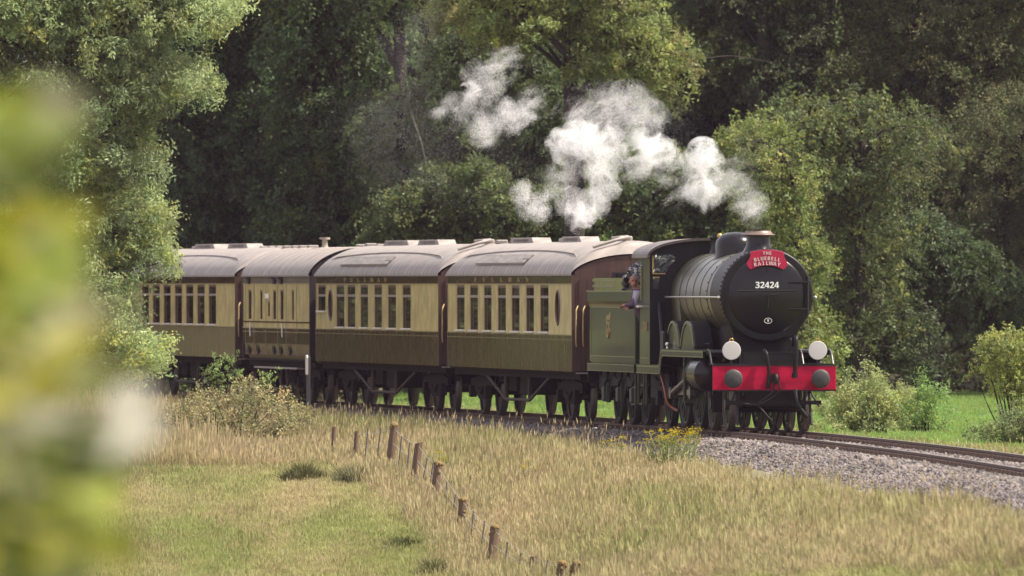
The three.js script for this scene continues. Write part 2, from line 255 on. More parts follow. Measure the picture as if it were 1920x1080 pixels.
// ---- locomotive
const loco = thing('steam_locomotive', 'green and black steam locomotive with red buffer beam leading the train', 'locomotive');
const D0 = 265.3; stand(loco, D0, 10.6);
{
  const L = loco, BZ = 2.70;
  // buffer beam, buffers, hook, pipes
  const beam = part('buffer_beam', rbox(.06, .475, 2.46, .012, -.03, 1.068, 0), red, L);
  part('beam_edge', [box(.09, .022, 2.47, -.04, 1.318, 0), box(.085, .03, 2.46, -.055, .822, 0)], darkSteel, beam);
  for (const s of [-1, 1]) {
    const b = part('buffer', [cylX(.115, .05, .02, 1.055, s * .87), cylX(.10, .30, .17, 1.055, s * .87, 28, .085)], black, L);
    part('buffer_head', T(lathe([[0, .035], [.06, .033], [.14, .022], [.183, 0], [.186, -.02], [.17, -.03], [0, -.03]], 40).rotateZ(-Math.PI / 2), .36, 1.055, s * .87), bufferGrey, b);
  }
  const hook = part('coupling_hook', [cylX(.11, .03, .015, 1.06, 0, 6), ...[[0, 1.06], [.12, 1.10]].map(([a, b], i) => rbox(.14, .10 + i * .03, .06, .02, .07 + a, b - i * .04, 0)), tube([[.17, 1.1, 0], [.24, 1.12, 0], [.27, 1.05, 0], [.22, .98, 0], [.16, .97, 0]], .035, 16)], darkSteel, L);
  part('coupling_link', [tube([[.2, 1.0, .04], [.17, .8, .06], [.1, .6, .3], [.05, .5, .36]], .018), tube([[.2, 1.0, -.04], [.17, .82, -.08], [.12, .66, .1], [.07, .54, .34], [.05, .56, .6]], .016), tube([[.06, .52, .34], [.06, .4, .22], [.06, .26, .1]], .014)], darkSteel, hook);
  part('vacuum_pipe', [tube([[-.4, 1.72, -.42], [-.1, 1.86, -.42], [.06, 1.85, -.42], [.10, 1.7, -.42], [.10, 1.4, -.40], [.08, 1.2, -.40], [.09, 1.08, -.39]], .045, 30), cylY(.06, .1, .09, 1.12, -.39), tube([[.02, 1.8, -.27], [.03, 1.85, -.3], [.05, 1.78, -.33], [.02, 1.6, -.28]], .018)], black, L);
  part('steam_heat_pipe', [tube([[-.06, 1.62, .20], [.05, 1.56, .17], [.08, 1.36, .14], [.08, 1.05, .13], [.10, .88, .14]], .032, 24), cylY(.045, .12, .1, .92, .14)], black, L);
  part('brake_pipe', [tube([[.02, .84, -.42], [.06, .7, -.42], [.05, .55, -.46], [.0, .36, -.6], [-.1, .3, -.66]], .034, 24), cylX(.03, .08, .06, .8, -.4)], darkSteel, L);
  // main frames, front platform, saddle
  part('frame_plate', [box(10.2, .62, .04, -5.3, 1.02, .56), box(10.2, .62, .04, -5.3, 1.02, -.56), box(.05, .5, 1.1, -.2, .75, 0), box(.06, .08, 1.9, -.12, .58, 0), box(.03, .5, 1.9, -1.9, .62, 0)], sooty, L);
  part('front_platform', [box(.62, .03, 2.40, -.38, 1.335, 0), box(.75, .2, 1.12, -.55, 1.45, 0), box(.72, .02, 1.14, -.53, 1.565, 0)], black, L);
  part('smokebox_saddle', [extr([[-.62, 1.3], [.62, 1.3], [.56, 1.7], [.70, 2.1], [-.70, 2.1], [-.56, 1.7]], 1.4).rotateY(Math.PI / 2).translate(-2.6, 0, 0)], sooty, L);
  // running plate: high over the wheels, stepped down at the cab
  const top = [[-.80, 1.615], [-7.0, 1.615], [-7.22, 1.56], [-7.42, 1.32], [-7.6, 1.285], [-10.7, 1.285]], low = [[-10.7, 1.255], [-7.6, 1.255], [-7.38, 1.29], [-7.18, 1.53], [-7.0, 1.583], [-.80, 1.583]];
  part('running_plate', [...[-1, 1].map((s) => extr([...top, ...low], .66, s > 0 ? .58 : -1.24)), cylZ(.055, .62, -.80, 1.565, .92, 16), cylZ(.055, .62, -.80, 1.565, -.92, 16)], blackGloss, L);
  const val = [[-1.25, 1.585], [-7.0, 1.585], [-7.2, 1.54], [-7.4, 1.29], [-7.6, 1.255], [-10.7, 1.255], [-10.7, 1.095], [-7.52, 1.095], [-7.3, 1.12], [-7.1, 1.42], [-6.95, 1.462], [-1.25, 1.462]];
  for (const s of [-1, 1]) {
    const v = part('valance', extr(val, .025, s * 1.232 - .0125), locoGreen, L);
    part('lining', [extr([[-1.25, 1.592], [-7.0, 1.592], [-7.22, 1.545], [-7.42, 1.30], [-7.6, 1.262], [-10.7, 1.262], [-10.7, 1.232], [-7.58, 1.232], [-7.38, 1.27], [-7.18, 1.515], [-7.0, 1.562], [-1.25, 1.562]], .006, s * 1.248 - .003), extr([[-1.25, 1.482], [-6.95, 1.482], [-7.12, 1.43], [-7.32, 1.135], [-7.52, 1.112], [-10.7, 1.112], [-10.7, 1.097], [-7.5, 1.097], [-7.29, 1.118], [-7.09, 1.42], [-6.94, 1.464], [-1.25, 1.464]], .006, s * 1.248 - .003)], liningGreen, v);
    for (const w of [1.215, .62]) part('front_stanchion', tube([[-.84, 1.62, s * w], [-.7, 1.615, s * w], [-.52, 1.55, s * w], [-.38, 1.43, s * w], [-.28, 1.33, s * w]], .022, 20), s < 0 ? steel : darkSteel, L);
  }
  // boiler and smokebox
  const smoke = part('smokebox', [cylX(.90, 1.62, -1.86, BZ, 0, 64)], black, L);
  const rivets = []; for (let i = 0; i < 64; i++) { const a = i / 64 * Math.PI * 2; rivets.push(T(new THREE.SphereGeometry(.022, 6, 5), -1.06, BZ + Math.cos(a) * .925, Math.sin(a) * .925)); }
  part('front_ring', T(lathe([[.70, .03], [.88, .035], [.915, .015], [.925, -.02], [.925, -.07], [.9, -.08], [.70, -.05]], 64).rotateZ(-Math.PI / 2), -1.0, BZ, 0), black, smoke);
  part('ring_bolts', rivets, sooty, smoke);
  const door = part('smokebox_door', T(lathe([[0, .135], [.2, .128], [.4, .105], [.6, .06], [.72, .02], [.77, -.01], [.785, -.03]], 64).rotateZ(-Math.PI / 2), -.955, BZ, 0), blackGloss, L);
  part('door_rail', [bar([-.80, 2.79, .60], [-.80, 2.79, -.55], .014), ...[.56, 0, -.5].map((z) => bar([-.80, 2.79, z], [-.90, 2.79, z], .012))], sooty, door);
  part('door_handle', [bar([-.79, 2.68, 0], [-.79, 2.45, .02], .016), cylX(.045, .05, -.80, 2.70, 0, 16), bar([-.78, 2.70, 0], [-.78, 2.72, -.2], .012)], sooty, door);
  part('hinge_strap', [2.955, 2.42].map((y) => T(new RoundedBoxGeometry(.025, .045, .62, 2, .01).rotateY(-.17), -.865, y, -.46)).concat(cylY(.03, .75, -.925, 2.69, -.80, 12)), sooty, door);
  const num = part('front_number', T(text('32424', .125, .012).rotateY(Math.PI / 2), -.832, 2.905, .02), numeralWhite, door); num.rotation.set(0, 0, 0);
  const shed = part('shed_plate', T(lathe([[.068, .004], [.078, .008], [.082, 0], [.064, 0], [.068, .004]], 28).rotateZ(-Math.PI / 2).scale(1, .72, 1), -.845, 2.195, 0), M(.5, .48, .48, { roughness: .7 }), door);
  part('plate_mark', T(text('Y', .06, .008).rotateY(Math.PI / 2), -.848, 2.195, 0), numeralWhite, shed);
  // green barrel with bands, firebox
  const barrel = part('boiler_barrel', [cylX(.825, 4.75, -5.04, BZ, 0, 64)], boilerGreen, L);
  part('boiler_band', [-2.72, -3.55, -4.5, -5.5, -6.5, -7.35].map((x) => T(lathe([[.83, -.025], [.838, -.02], [.838, .02], [.83, .025]], 64).rotateZ(-Math.PI / 2), x, BZ, 0)), M(.075, .072, .035, { roughness: .35 }), barrel);
  part('firebox', [extr([...Array.from({ length: 25 }, (_, i) => { const a = Math.PI * (i / 24); return [Math.cos(a) * .845, BZ + Math.sin(a) * .845]; }), [-.78, 1.9], [-.6, 1.35], [.6, 1.35], [.78, 1.9]], 1.15).rotateY(Math.PI / 2).translate(-8.5, 0, 0)], boilerGreen, L);
  part('pipe_cladding', [box(3.6, .5, 1.0, -4.6, 1.78, 0)], sooty, L);
  const rivetB = []; for (const x of [-2.78, -3.62]) for (let i = 0; i < 30; i++) { const a = i / 30 * Math.PI * 2; rivetB.push(T(new THREE.SphereGeometry(.014, 5, 4), x, BZ + Math.cos(a) * .838, Math.sin(a) * .838)); }
  part('barrel_rivets', rivetB, sooty, barrel);
  for (const s of [-1, 1]) part('handrail', [bar([-1.0, 2.66, s * .965], [-8.45, 2.66, s * .965], .02), ...[-1.3, -2.6, -4, -5.4, -6.8, -8].map((x) => bar([x, 2.66, s * .965], [x, 2.66, s * .82], .016)), T(new THREE.SphereGeometry(.035, 10, 8), -.98, 2.66, s * .965)], brightSteel, L);
  // mountings
  const chim = part('chimney', T(lathe([[.52, -.30], [.42, -.16], [.30, -.04], [.245, .06], [.232, .14], [.232, .30], [.24, .36], [.25, .37]], 40), -2.15, 3.62, 0), blackGloss, L);
  part('chimney_cap', T(lathe([[.24, .0], [.30, .012], [.335, .03], [.335, .048], [.29, .055], [.255, .10], [.245, .125], [.20, .125], [.2, -.2]], 40), -2.15, 3.865, 0), copperCap, chim);
  part('steam_dome', T(lathe([[.62, -.36], [.5, -.22], [.425, -.10], [.41, .02], [.41, .16], [.385, .27], [.30, .37], [.17, .425], [0, .44]], 44), -5.25, 3.53, 0), blackGloss, L);
  const sv = part('safety_valve', [T(lathe([[.36, -.27], [.24, -.16], [.16, -.06], [.125, .05], [.12, .2], [.16, .235], [.165, .255], [0, .26]], 32), -7.8, 3.62, 0), cylY(.04, .08, -7.72, 3.91, .06, 12), cylY(.04, .08, -7.72, 3.91, -.06, 12)], blackGloss, L);
  part('whistle', [cylY(.022, .34, -6.2, 3.7, .18, 10), T(new THREE.SphereGeometry(.05, 14, 10), -6.2, 3.9, .18)], brass, L);
  // cab
  const CW = 1.27, eave = 3.47, arch = (n, w, y0, h) => Array.from({ length: n + 1 }, (_, i) => { const a = Math.PI * i / n; return [Math.cos(a) * w, y0 + h * Math.pow(Math.sin(a), .85)]; });
  const win = (s) => { const p = (q) => new THREE.Path(q.map(([a, b]) => new THREE.Vector2(s * (CW - a), b))); return [p([[.07, 3.13], [.07, 3.49], [.14, 3.52], [.46, 3.53], [.54, 3.49], [.52, 3.40], [.38, 3.26], [.31, 3.13]]), p([[.07, 2.82], [.07, 3.06], [.21, 3.06], [.19, 2.95], [.17, 2.82]])]; };
  const front = extr([[-CW, 1.29], [CW, 1.29], ...arch(24, CW, eave, .36)], .04, 0, 0, [...win(1), ...win(-1)]).rotateY(Math.PI / 2).translate(-8.6, 0, 0);
  const cabFront = part('cab_front', front, black, L);
  for (const s of [-1, 1]) { const wf = part('cab_window', [bar([-8.55, 3.13, s * (CW - .06)], [-8.55, 3.13, s * (CW - .32)], .012), bar([-8.55, 3.5, s * (CW - .06)], [-8.55, 3.13, s * (CW - .06)], .012), bar([-8.55, 3.06, s * (CW - .06)], [-8.55, 3.06, s * (CW - .2)], .012)], brass, L);
    part('pane', [box(.006, .44, .56, -8.585, 3.31, s * (CW - .31)), box(.006, .28, .18, -8.585, 2.94, s * (CW - .13))], pane, wf); }
  for (const s of [-1, 1]) {
    const side = part('cab_side', extr([[-8.6, 1.285], [-8.6, eave], [-10.35, eave], [-10.35, 3.38], [-9.75, 3.36], [-9.66, 3.25], [-9.66, 2.62], [-9.8, 2.5], [-10.0, 2.44], [-10.0, 1.285]], .03, s * (CW - .015) - .015), locoGreen, L);
    if (s > 0) {
      part('cab_number', T(text('32424', .13, .006), 0, 0, 0).scale(1.2, 1.5, 1).translate(-9.16, 2.06, CW + .016), gold, side);
      part('door_beading', [extr([[-9.62, 3.3], [-9.7, 3.3], [-9.7, 2.6], [-9.62, 2.6]], .03, CW + .001)], liningGreen, side);
      part('side_lining', [extr([[-8.62, 2.48], [-9.6, 2.48], [-9.6, 2.46], [-8.62, 2.46]], .008, CW + .001)], liningGreen, side);
      part('side_lining', [extr([[-8.62, 1.42], [-9.9, 1.42], [-9.9, 1.405], [-8.62, 1.405]], .008, CW + .001)], liningGreen, side);
      part('arm_rest', rbox(.46, .05, .1, .02, -9.86, 2.46, CW + .03), sillPale, side);
    }
    part('cab_pillar', [bar([-10.3, 1.28, s * (CW - .05)], [-10.3, 2.42, s * (CW - .05)], .02)], black, L);
    part('cab_step', [bar([-10.1, 1.26, s * 1.16], [-10.1, .48, s * 1.16], .03), bar([-9.75, 1.26, s * 1.16], [-9.75, .48, s * 1.16], .03), box(.46, .03, .22, -9.92, .47, s * 1.16), box(.44, .025, .18, -9.92, .85, s * 1.15)], wheelGreen, L);
  }
  const roofPts = [...arch(24, CW + .07, eave - .01, .395), ...arch(24, CW + .05, eave - .035, .375).reverse()];
  part('cab_roof', [extr(roofPts, 2.35).rotateY(Math.PI / 2).translate(-10.75, 0, 0)], M(.16, .135, .13, { roughness: .45, map: smut }), L);
  part('roof_edge', [extr([...arch(24, CW + .08, eave - .012, .405), ...arch(24, CW + .05, eave - .035, .375).reverse()], .04).rotateY(Math.PI / 2).translate(-8.42, 0, 0)], dullSteel, L);
  part('cab_floor', [box(2.1, .06, 2.4, -9.65, 1.34, 0), box(.05, 2.0, 1.6, -8.75, 2.3, 0)], sooty, L);
  // splashers
  for (const s of [-1, 1]) for (const x of [-4.8, -6.85]) {
    const q = Array.from({ length: 25 }, (_, i) => { const a = Math.PI * (.19 + .62 * i / 24); return [x + Math.cos(a) * 1.13, 1.02 + Math.sin(a) * 1.16]; }).filter((p) => p[1] > 1.6);
    const sp = part('splasher', [extr([[q[0][0], 1.6], ...q, [q[q.length - 1][0], 1.6]], .345, s > 0 ? .66 : -1.005)], sooty, L);
    part('splasher_face', [extr([[q[0][0], 1.6], ...q, [q[q.length - 1][0], 1.6]], .035, s > 0 ? 1.005 : -1.04)], locoGreen, sp);
    const inn = q.map(([a, b]) => [x + (a - x) * .955, 1.02 + (b - 1.02) * .955]);
    part('splasher_beading', [extr([...q, ...inn.reverse()], .02, s * 1.05 - .01)], liningGreen, sp);
  }
  for (const s of [-1, 1]) part('sandbox', rbox(.5, .62, .3, .05, -7.75, 1.66, s), black, L);
  part('lubricator', [cylY(.03, .1, -7.2, 1.65, 1.1, 10), T(new THREE.SphereGeometry(.05, 12, 8), -7.2, 1.70, 1.1)], brightSteel, L);
  part('reach_rod', [bar([-8.5, 2.52, 1.08], [-7.9, 1.7, 1.08], .05), bar([-7.9, 1.7, 1.08], [-3.4, 1.72, .78], .025)], black, L);
  // cylinders and motion
  for (const s of [-1, 1]) {
    const c = part('cylinder', [cylX(.335, 1.25, -2.42, 1.13, s * 1.0, 40)], locoGreen, L);
    part('cylinder_cover', [T(lathe([[0, .10], [.12, .095], [.22, .06], [.30, .02], [.345, 0], [.345, -.05], [.30, -.05]], 40).rotateZ(-Math.PI / 2), -1.78, 1.13, s * 1.0)], blackGloss, c); part('cylinder_ring', [T(lathe([[.338, .03], [.352, .02], [.352, -.02], [.338, -.03]], 40).rotateZ(-Math.PI / 2), -3.02, 1.13, s * 1.0)], blackGloss, c);
    part('slide_bar', [box(1.5, .06, .09, -3.85, 1.24, s * 1.0), box(1.5, .06, .09, -3.85, 1.0, s * 1.0)], steel, L);
    part('crosshead', [rbox(.4, .34, .16, .03, -4.05, 1.12, s * 1.0), cylX(.035, 1.0, -3.4, 1.12, s * 1.0, 12)], steel, L);
    part('connecting_rod', [bar([-4.05, 1.1, s * 1.06], [-6.85, .72, s * 1.06], .05), cylZ(.12, .1, -6.85, .72, s * 1.06)], steel, L);
    part('coupling_rod', [box(2.05, .11, .05, -5.825, .74, s * .96), cylZ(.13, .09, -4.8, .74, s * .96), cylZ(.13, .09, -6.85, .74, s * .96)], steel, L);
    part('slide_bar_bracket', [bar([-4.62, 1.48, s * 1.12], [-4.62, .55, s * 1.12], .035), bar([-4.62, .55, s * 1.12], [-4.62, .53, s * .95], .06)], wheelGreen, L);
    part('guard_iron', [bar([-.3, .9, s * .72], [.02, .14, s * .74], .028), bar([-.25, .85, s * .72], [-.05, .5, s * .9], .016)], darkSteel, L);
    for (const x of [-4.8, -6.85]) wheelParts(1.01, 20, L, x, s * .745, s, wheelGreen, false, darkSteel);
    for (const x of [-1.02, -3.0]) wheelParts(.535, 10, L, x, s * .745, s, wheelGreen, false, dullSteel);
    wheelParts(.6, 10, L, -9.0, s * .745, s, wheelGreen, false, darkSteel);
  }
  for (const [x, r] of [[-1.02, .08], [-3.0, .08], [-4.8, .11], [-6.85, .11], [-9.0, .09]]) part('axle', cylZ(r, 1.4, x, x < -4 && x > -8 ? 1.01 : x < -8 ? .6 : .535, 0, 16), darkSteel, L);
  part('bogie_frame', [box(2.9, .26, .05, -2.0, .62, .58), box(2.9, .26, .05, -2.0, .62, -.58), box(.06, .2, 1.2, -.62, .62, 0), box(.3, .2, 1.2, -2, .7, 0), box(.05, .04, .5, -.75, .86, .75), box(.05, .04, .5, -.75, .98, .75)], M(.07, .035, .028, { roughness: .8, map: grain }), L);
  for (const s of [-1, 1]) part('trailing_frame', [box(2.6, .5, .05, -9.2, .85, s * .95), box(.3, .3, .14, -9.0, .6, s), tube([[-8.5, .98, s], [-9.0, .9, s], [-9.5, .98, s]], .05, 12)], sooty, L);
  part('injector_pipe', [tube([[-7.75, 1.12, 1.16], [-7.5, .98, 1.16], [-7.25, .75, 1.14], [-7.15, .5, 1.1], [-7.0, .4, 1.0], [-6.6, .36, .96]], .032, 30)], copper, L);
  part('ash_pan', box(1.6, .5, .95, -8.1, .85, 0), sooty, L);
}
// white headcode discs: two, hung on the lamp irons above the buffers
[[.86, 'round white disc on the front of the locomotive above its left buffer'], [-.86, 'round white disc on the front of the locomotive above its right buffer']].forEach(([z, label]) => {
  const d = thing('headcode_disc', label, 'disc', 'white discs above the buffer beam');
  d.position.copy(V(.02, 1.612, z).applyMatrix4(loco.matrixWorld)); d.rotation.y = loco.rotation.y;
  part('disc_face', T(lathe([[0, .012], [.176, .012], [.185, .006], [.185, -.006], [0, -.008]], 40).rotateZ(-Math.PI / 2), 0, 0, 0), white, d);
  part('disc_handle', [T(new THREE.TorusGeometry(.035, .009, 8, 18).rotateY(Math.PI / 2), -.005, .2, 0)], brass, d);
  part('lamp_iron', [box(.02, .34, .04, -.03, -.13, 0), box(.08, .02, .07, -.04, -.29, 0)], darkSteel, d);
});
{ // headboard
  const h = thing('headboard', 'curved crimson name board above the smokebox door', 'name board');
  h.position.copy(V(-.86, 3.41, .02).applyMatrix4(loco.matrixWorld)); h.rotation.y = loco.rotation.y + Math.PI / 2;
  const s = new THREE.Shape(), arcY = (x, k, y) => y - k * x * x;
  const N = 16; for (let i = 0; i <= N; i++) { const x = -.325 + .65 * i / N; s[i ? 'lineTo' : 'moveTo'](x, arcY(x, .42, .185)); }
  s.lineTo(.33, .075); s.quadraticCurveTo(.345, .01, .405, -.075); s.lineTo(.40, -.115); s.lineTo(.345, -.185);
  for (let i = 0; i <= N; i++) { const x = .32 - .64 * i / N; s.lineTo(x, arcY(x, .75, -.115)); }
  s.lineTo(-.345, -.185); s.lineTo(-.40, -.115); s.lineTo(-.405, -.075); s.quadraticCurveTo(-.345, .01, -.33, .075);
  part('board', new THREE.ExtrudeGeometry(s, { depth: .02, bevelEnabled: true, bevelSize: .006, bevelThickness: .006, bevelSegments: 2 }), boardRed, h);
  const row = (str, size, y, k, sp) => { const gs = [], n = str.length; [...str].forEach((c, i) => { const x = (i - (n - 1) / 2) * sp; gs.push(text(c, size, .008).rotateZ(-2 * k * x).translate(x, arcY(x, k, y), .027)); }); part('lettering', gs, letterPale, h); };
  row('THE', .062, .125, .42, .064); row('BLUEBELL', .070, .022, .5, .068); row('RAILWAY', .074, -.072, .5, .078);
  part('board_bracket', [box(.05, .2, .02, 0, -.16, -.01), box(.03, .03, .1, 0, -.2, -.05)], darkSteel, h);
}
// ---- tender
const TX = -10.95, tenderD = D0 + 10.85;
const tender = thing('tender', 'green six wheeled tender filled with coal behind the locomotive', 'tender');
const tenderRear = stand(tender, tenderD, 6.5);
{
  const L = tender, w = 1.21;
  // sides: flat panel, flared top
  const sec = (s) => [[w, 1.30], [w, 2.44], [w + .02, 2.50], [w + .055, 2.57], [w + .06, 2.76]].map(([a, b]) => [a * s, b]);
  for (const s of [-1, 1]) {
    const q = sec(s), ins = q.map(([a, b]) => [a - s * .025, b]).reverse();
    const side = part('tank_side', [extr([...q, ...ins], 6.2).rotateY(Math.PI / 2).translate(-6.35, 0, 0)], locoGreen, L);
    part('flare', [extr([...sec(s).slice(2), ...ins.slice(0, 3)], 6.1).rotateY(Math.PI / 2).translate(-6.3, 0, s * .004)], M(.055, .048, .036, { roughness: .4, map: smut }), side);
    part('side_lining', [box(5.9, .022, .008, -3.2, 2.44, s * (w + .004)), box(5.9, .018, .008, -3.2, 1.42, s * (w + .004)), box(.02, 1.0, .008, -.28, 1.93, s * (w + .004)), box(.02, 1.0, .008, -6.12, 1.93, s * (w + .004)), box(6.2, .03, .03, -3.25, 2.772, s * (w + .06))], liningGreen, side);
    if (s > 0) { // painted emblem: a lion over a spoked wheel
      part('emblem', [T(new THREE.TorusGeometry(.15, .03, 8, 28), -3.75, 1.96, w + .004), box(.62, .07, .008, -3.75, 1.96, w + .004), T(extr([[-.3, 0], [-.24, .06], [-.1, .08], [.1, .07], [.2, .14], [.3, .13], [.33, .05], [.26, 0], [.24, -.12], [.18, -.12], [.16, -.02], [-.14, -.02], [-.17, -.12], [-.24, -.12]], .006), -3.75, 2.2, w + .002)], gold, L);
    }
    part('tender_valance', [box(6.4, .16, .03, -3.25, 1.185, s * 1.235)], locoGreen, L);
    part('valance_lining', [box(6.4, .02, .006, -3.25, 1.255, s * 1.253), box(6.4, .014, .006, -3.25, 1.112, s * 1.253)], liningGreen, L);
    part('tender_frame', [extr([[-.2, 1.1], [-6.3, 1.1], [-6.3, .75], [-5.6, .55], [-5.4, .45], [-4.9, .45], [-4.6, .8], [-3.6, .8], [-3.4, .45], [-2.9, .45], [-2.6, .8], [-1.7, .8], [-1.5, .45], [-1.0, .45], [-.8, .6], [-.2, .8]], .03, s * 1.0 - .015)], sooty, L);
    for (const x of [-1.3, -3.15, -5.05]) {
      part('axle_box', [rbox(.26, .30, .16, .03, x, .62, s * 1.06), box(.06, .4, .06, x - .19, .68, s * 1.05), box(.06, .4, .06, x + .19, .68, s * 1.05)], M(.05, .055, .045, { roughness: .6, map: grain }), L);
      part('leaf_spring', [0, 1, 2, 3].map((k) => tube([[x - .5 + .1 * k, 1.0 - k * .035, s * 1.1], [x, .92 - k * .035, s * 1.1], [x + .5 - .1 * k, 1.0 - k * .035, s * 1.1]], .022, 10, 6)).concat([bar([x - .48, 1.1, s * 1.1], [x - .48, .98, s * 1.1], .03), bar([x + .48, 1.1, s * 1.1], [x + .48, .98, s * 1.1], .03)]), sooty, L);
      wheelParts(.62, 12, L, x, s * .745, s, wheelDark, false, darkSteel);
    }
    part('tender_step', [bar([-.12, 1.15, s * 1.14], [-.12, .45, s * 1.14], .028), bar([-.5, 1.15, s * 1.14], [-.5, .45, s * 1.14], .028), box(.5, .03, .2, -.31, .45, s * 1.14), box(.48, .025, .16, -.31, .8, s * 1.13)], wheelGreen, L);
    part('tender_handrail', bar([-.1, 1.35, s * (w - .02)], [-.1, 2.5, s * (w - .02)], .02), black, L);
  }
  for (const x of [-1.3, -3.15, -5.05]) part('axle', cylZ(.08, 1.9, x, .62, 0, 14), darkSteel, L);
  part('tank', [box(6.1, .1, 2.36, -3.3, 1.32, 0), box(.04, 1.46, 2.4, -6.35, 2.04, 0), box(.04, .95, 2.36, -.2, 1.78, 0), box(4.6, .06, 2.3, -2.6, 2.35, 0)], locoGreen, L);
  part('coal_rail', [...[2.88, 3.0].flatMap((y) => [box(3.0, .055, .04, -4.6, y, 1.17), box(3.0, .055, .04, -4.6, y, -1.17)]), ...[-3.3, -4.2, -5.1, -5.95].flatMap((x) => [box(.04, .28, .03, x, 2.88, 1.15), box(.04, .28, .03, x, 2.88, -1.15)]), box(.03, .3, 2.3, -6.1, 2.9, 0)], liningGreen, L);
  part('tender_buffer_beam', [box(.06, .42, 2.46, -6.47, 1.05, 0), cylX(.1, .4, -6.7, 1.055, .87), cylX(.1, .4, -6.7, 1.055, -.87)], sooty, L);
}
{ // coal
  const gs = []; for (let k = 0; k < 5; k++) { const g = new THREE.DodecahedronGeometry(1, 0), p = g.attributes.position; for (let i = 0; i < p.count; i++) { const v = V().fromBufferAttribute(p, i), s = 1 + .4 * noise.noise(v.x * 2 + k * 5, v.y * 2, v.z * 2); p.setXYZ(i, v.x * s, v.y * s * .8, v.z * s); } g.computeVertexNormals(); gs.push(g); }
  const out = [], m4 = new THREE.Matrix4(), q = new THREE.Quaternion();
  const hgt = (x, z) => 2.38 + (.92 * Math.exp(-Math.pow((x + 1.5) / 1.35, 2)) + .32) * (1 - .35 * Math.pow(z / 1.15, 2));
  for (let i = 0; i < 900; i++) { const x = -.45 - 4.2 * rnd(), z = rr(-1.08, 1.08), r = rr(.05, .12); out.push(gs[i % 5].clone().applyMatrix4(m4.compose(V(x, hgt(x, z) - r * rnd() * 1.2, z), q.setFromEuler(new THREE.Euler(rr(0, 6), rr(0, 6), rr(0, 6))), V(r, r, r)))); }
  for (let x = -.7; x > -4.7; x -= .35) for (let z = -.95; z < 1; z += .3) out.push(T(new THREE.BoxGeometry(.36, hgt(x, z) - 2.38, .32), x, (hgt(x, z) + 2.38) / 2 - .08, z));
  const c = part('coal_heap', out, M(.020, .019, .022, { roughness: .28, flatShading: true }), scene); c.position.copy(tender.position); c.rotation.copy(tender.rotation);
  tag(c, 'black lumps of coal heaped in the tender', 'coal', null, 'stuff');
}

// ---- carriages
const roofY = (z, hw, e, t) => e + (t - e) * Math.pow(Math.max(0, 1 - Math.pow(Math.abs(z) / hw, 2.1)), .62);
function roofShell(L, hw, e, t, dome) {
  const st = [0, .08, .2, .4, .7, 1.1].filter((v) => v <= dome + .001), xs = [...st.map((v) => -v), ...Array.from({ length: 9 }, (_, i) => -dome - (L - 2 * dome) * (i + 1) / 10), ...st.slice().reverse().map((v) => -L + v)], n = 28, pos = [], idx = [], uv = [];
  xs.forEach((x, k) => { const near = Math.min(-x, L + x), f = dome > 0 && near < dome ? .62 + .38 * Math.sqrt(Math.max(0, 1 - Math.pow(1 - near / dome, 2))) : 1;
    for (let i = 0; i <= n; i++) { const a = Math.PI * i / n, z = Math.cos(a) * hw; const y = e + (roofY(z, hw, e, t) - e) * f; pos.push(x, y, z); uv.push(x, z); }
    if (k) for (let i = 0; i < n; i++) { const a = (k - 1) * (n + 1) + i, b = a + 1, c = a + n + 1; idx.push(a, b, c, b, c + 1, c); } });
  const g = new THREE.BufferGeometry(); g.setAttribute('position', new THREE.Float32BufferAttribute(pos, 3)); g.setAttribute('uv', new THREE.Float32BufferAttribute(uv, 2)); g.setIndex(idx); g.computeVertexNormals(); return g;
}
function bogie(L, x) {
  for (const s of [-1, 1]) {
    part('bogie_side', [extr([[x + 1.75, .62], [x + 1.75, .8], [x + .6, .88], [x - .6, .88], [x - 1.75, .8], [x - 1.75, .62], [x - .9, .5], [x - .5, .36], [x + .5, .36], [x + .9, .5]], .05, s * .98 - .025), rbox(.24, .28, .16, .03, x + 1.25, .53, s * 1.03), rbox(.24, .28, .16, .03, x - 1.25, .53, s * 1.03), ...[0, 1, 2].map((k) => tube([[x - .45 + .08 * k, .62 - k * .04, s * 1.04], [x, .54 - k * .04, s * 1.04], [x + .45 - .08 * k, .62 - k * .04, s * 1.04]], .022, 8, 6))], underBrown, L);
    for (const d of [-1.25, 1.25]) wheelParts(.53, 8, L, x + d, s * .745, s, wheelDark, true, dullSteel);
  }
  part('bogie_bolster', [box(.5, .2, 1.9, x, .72, 0), box(.1, .12, 1.7, x + 1.7, .7, 0), box(.1, .12, 1.7, x - 1.7, .7, 0)], underBrown, L);
  for (const d of [-1.25, 1.25]) part('axle', cylZ(.075, 1.9, x + d, .53, 0, 12), darkSteel, L);
}
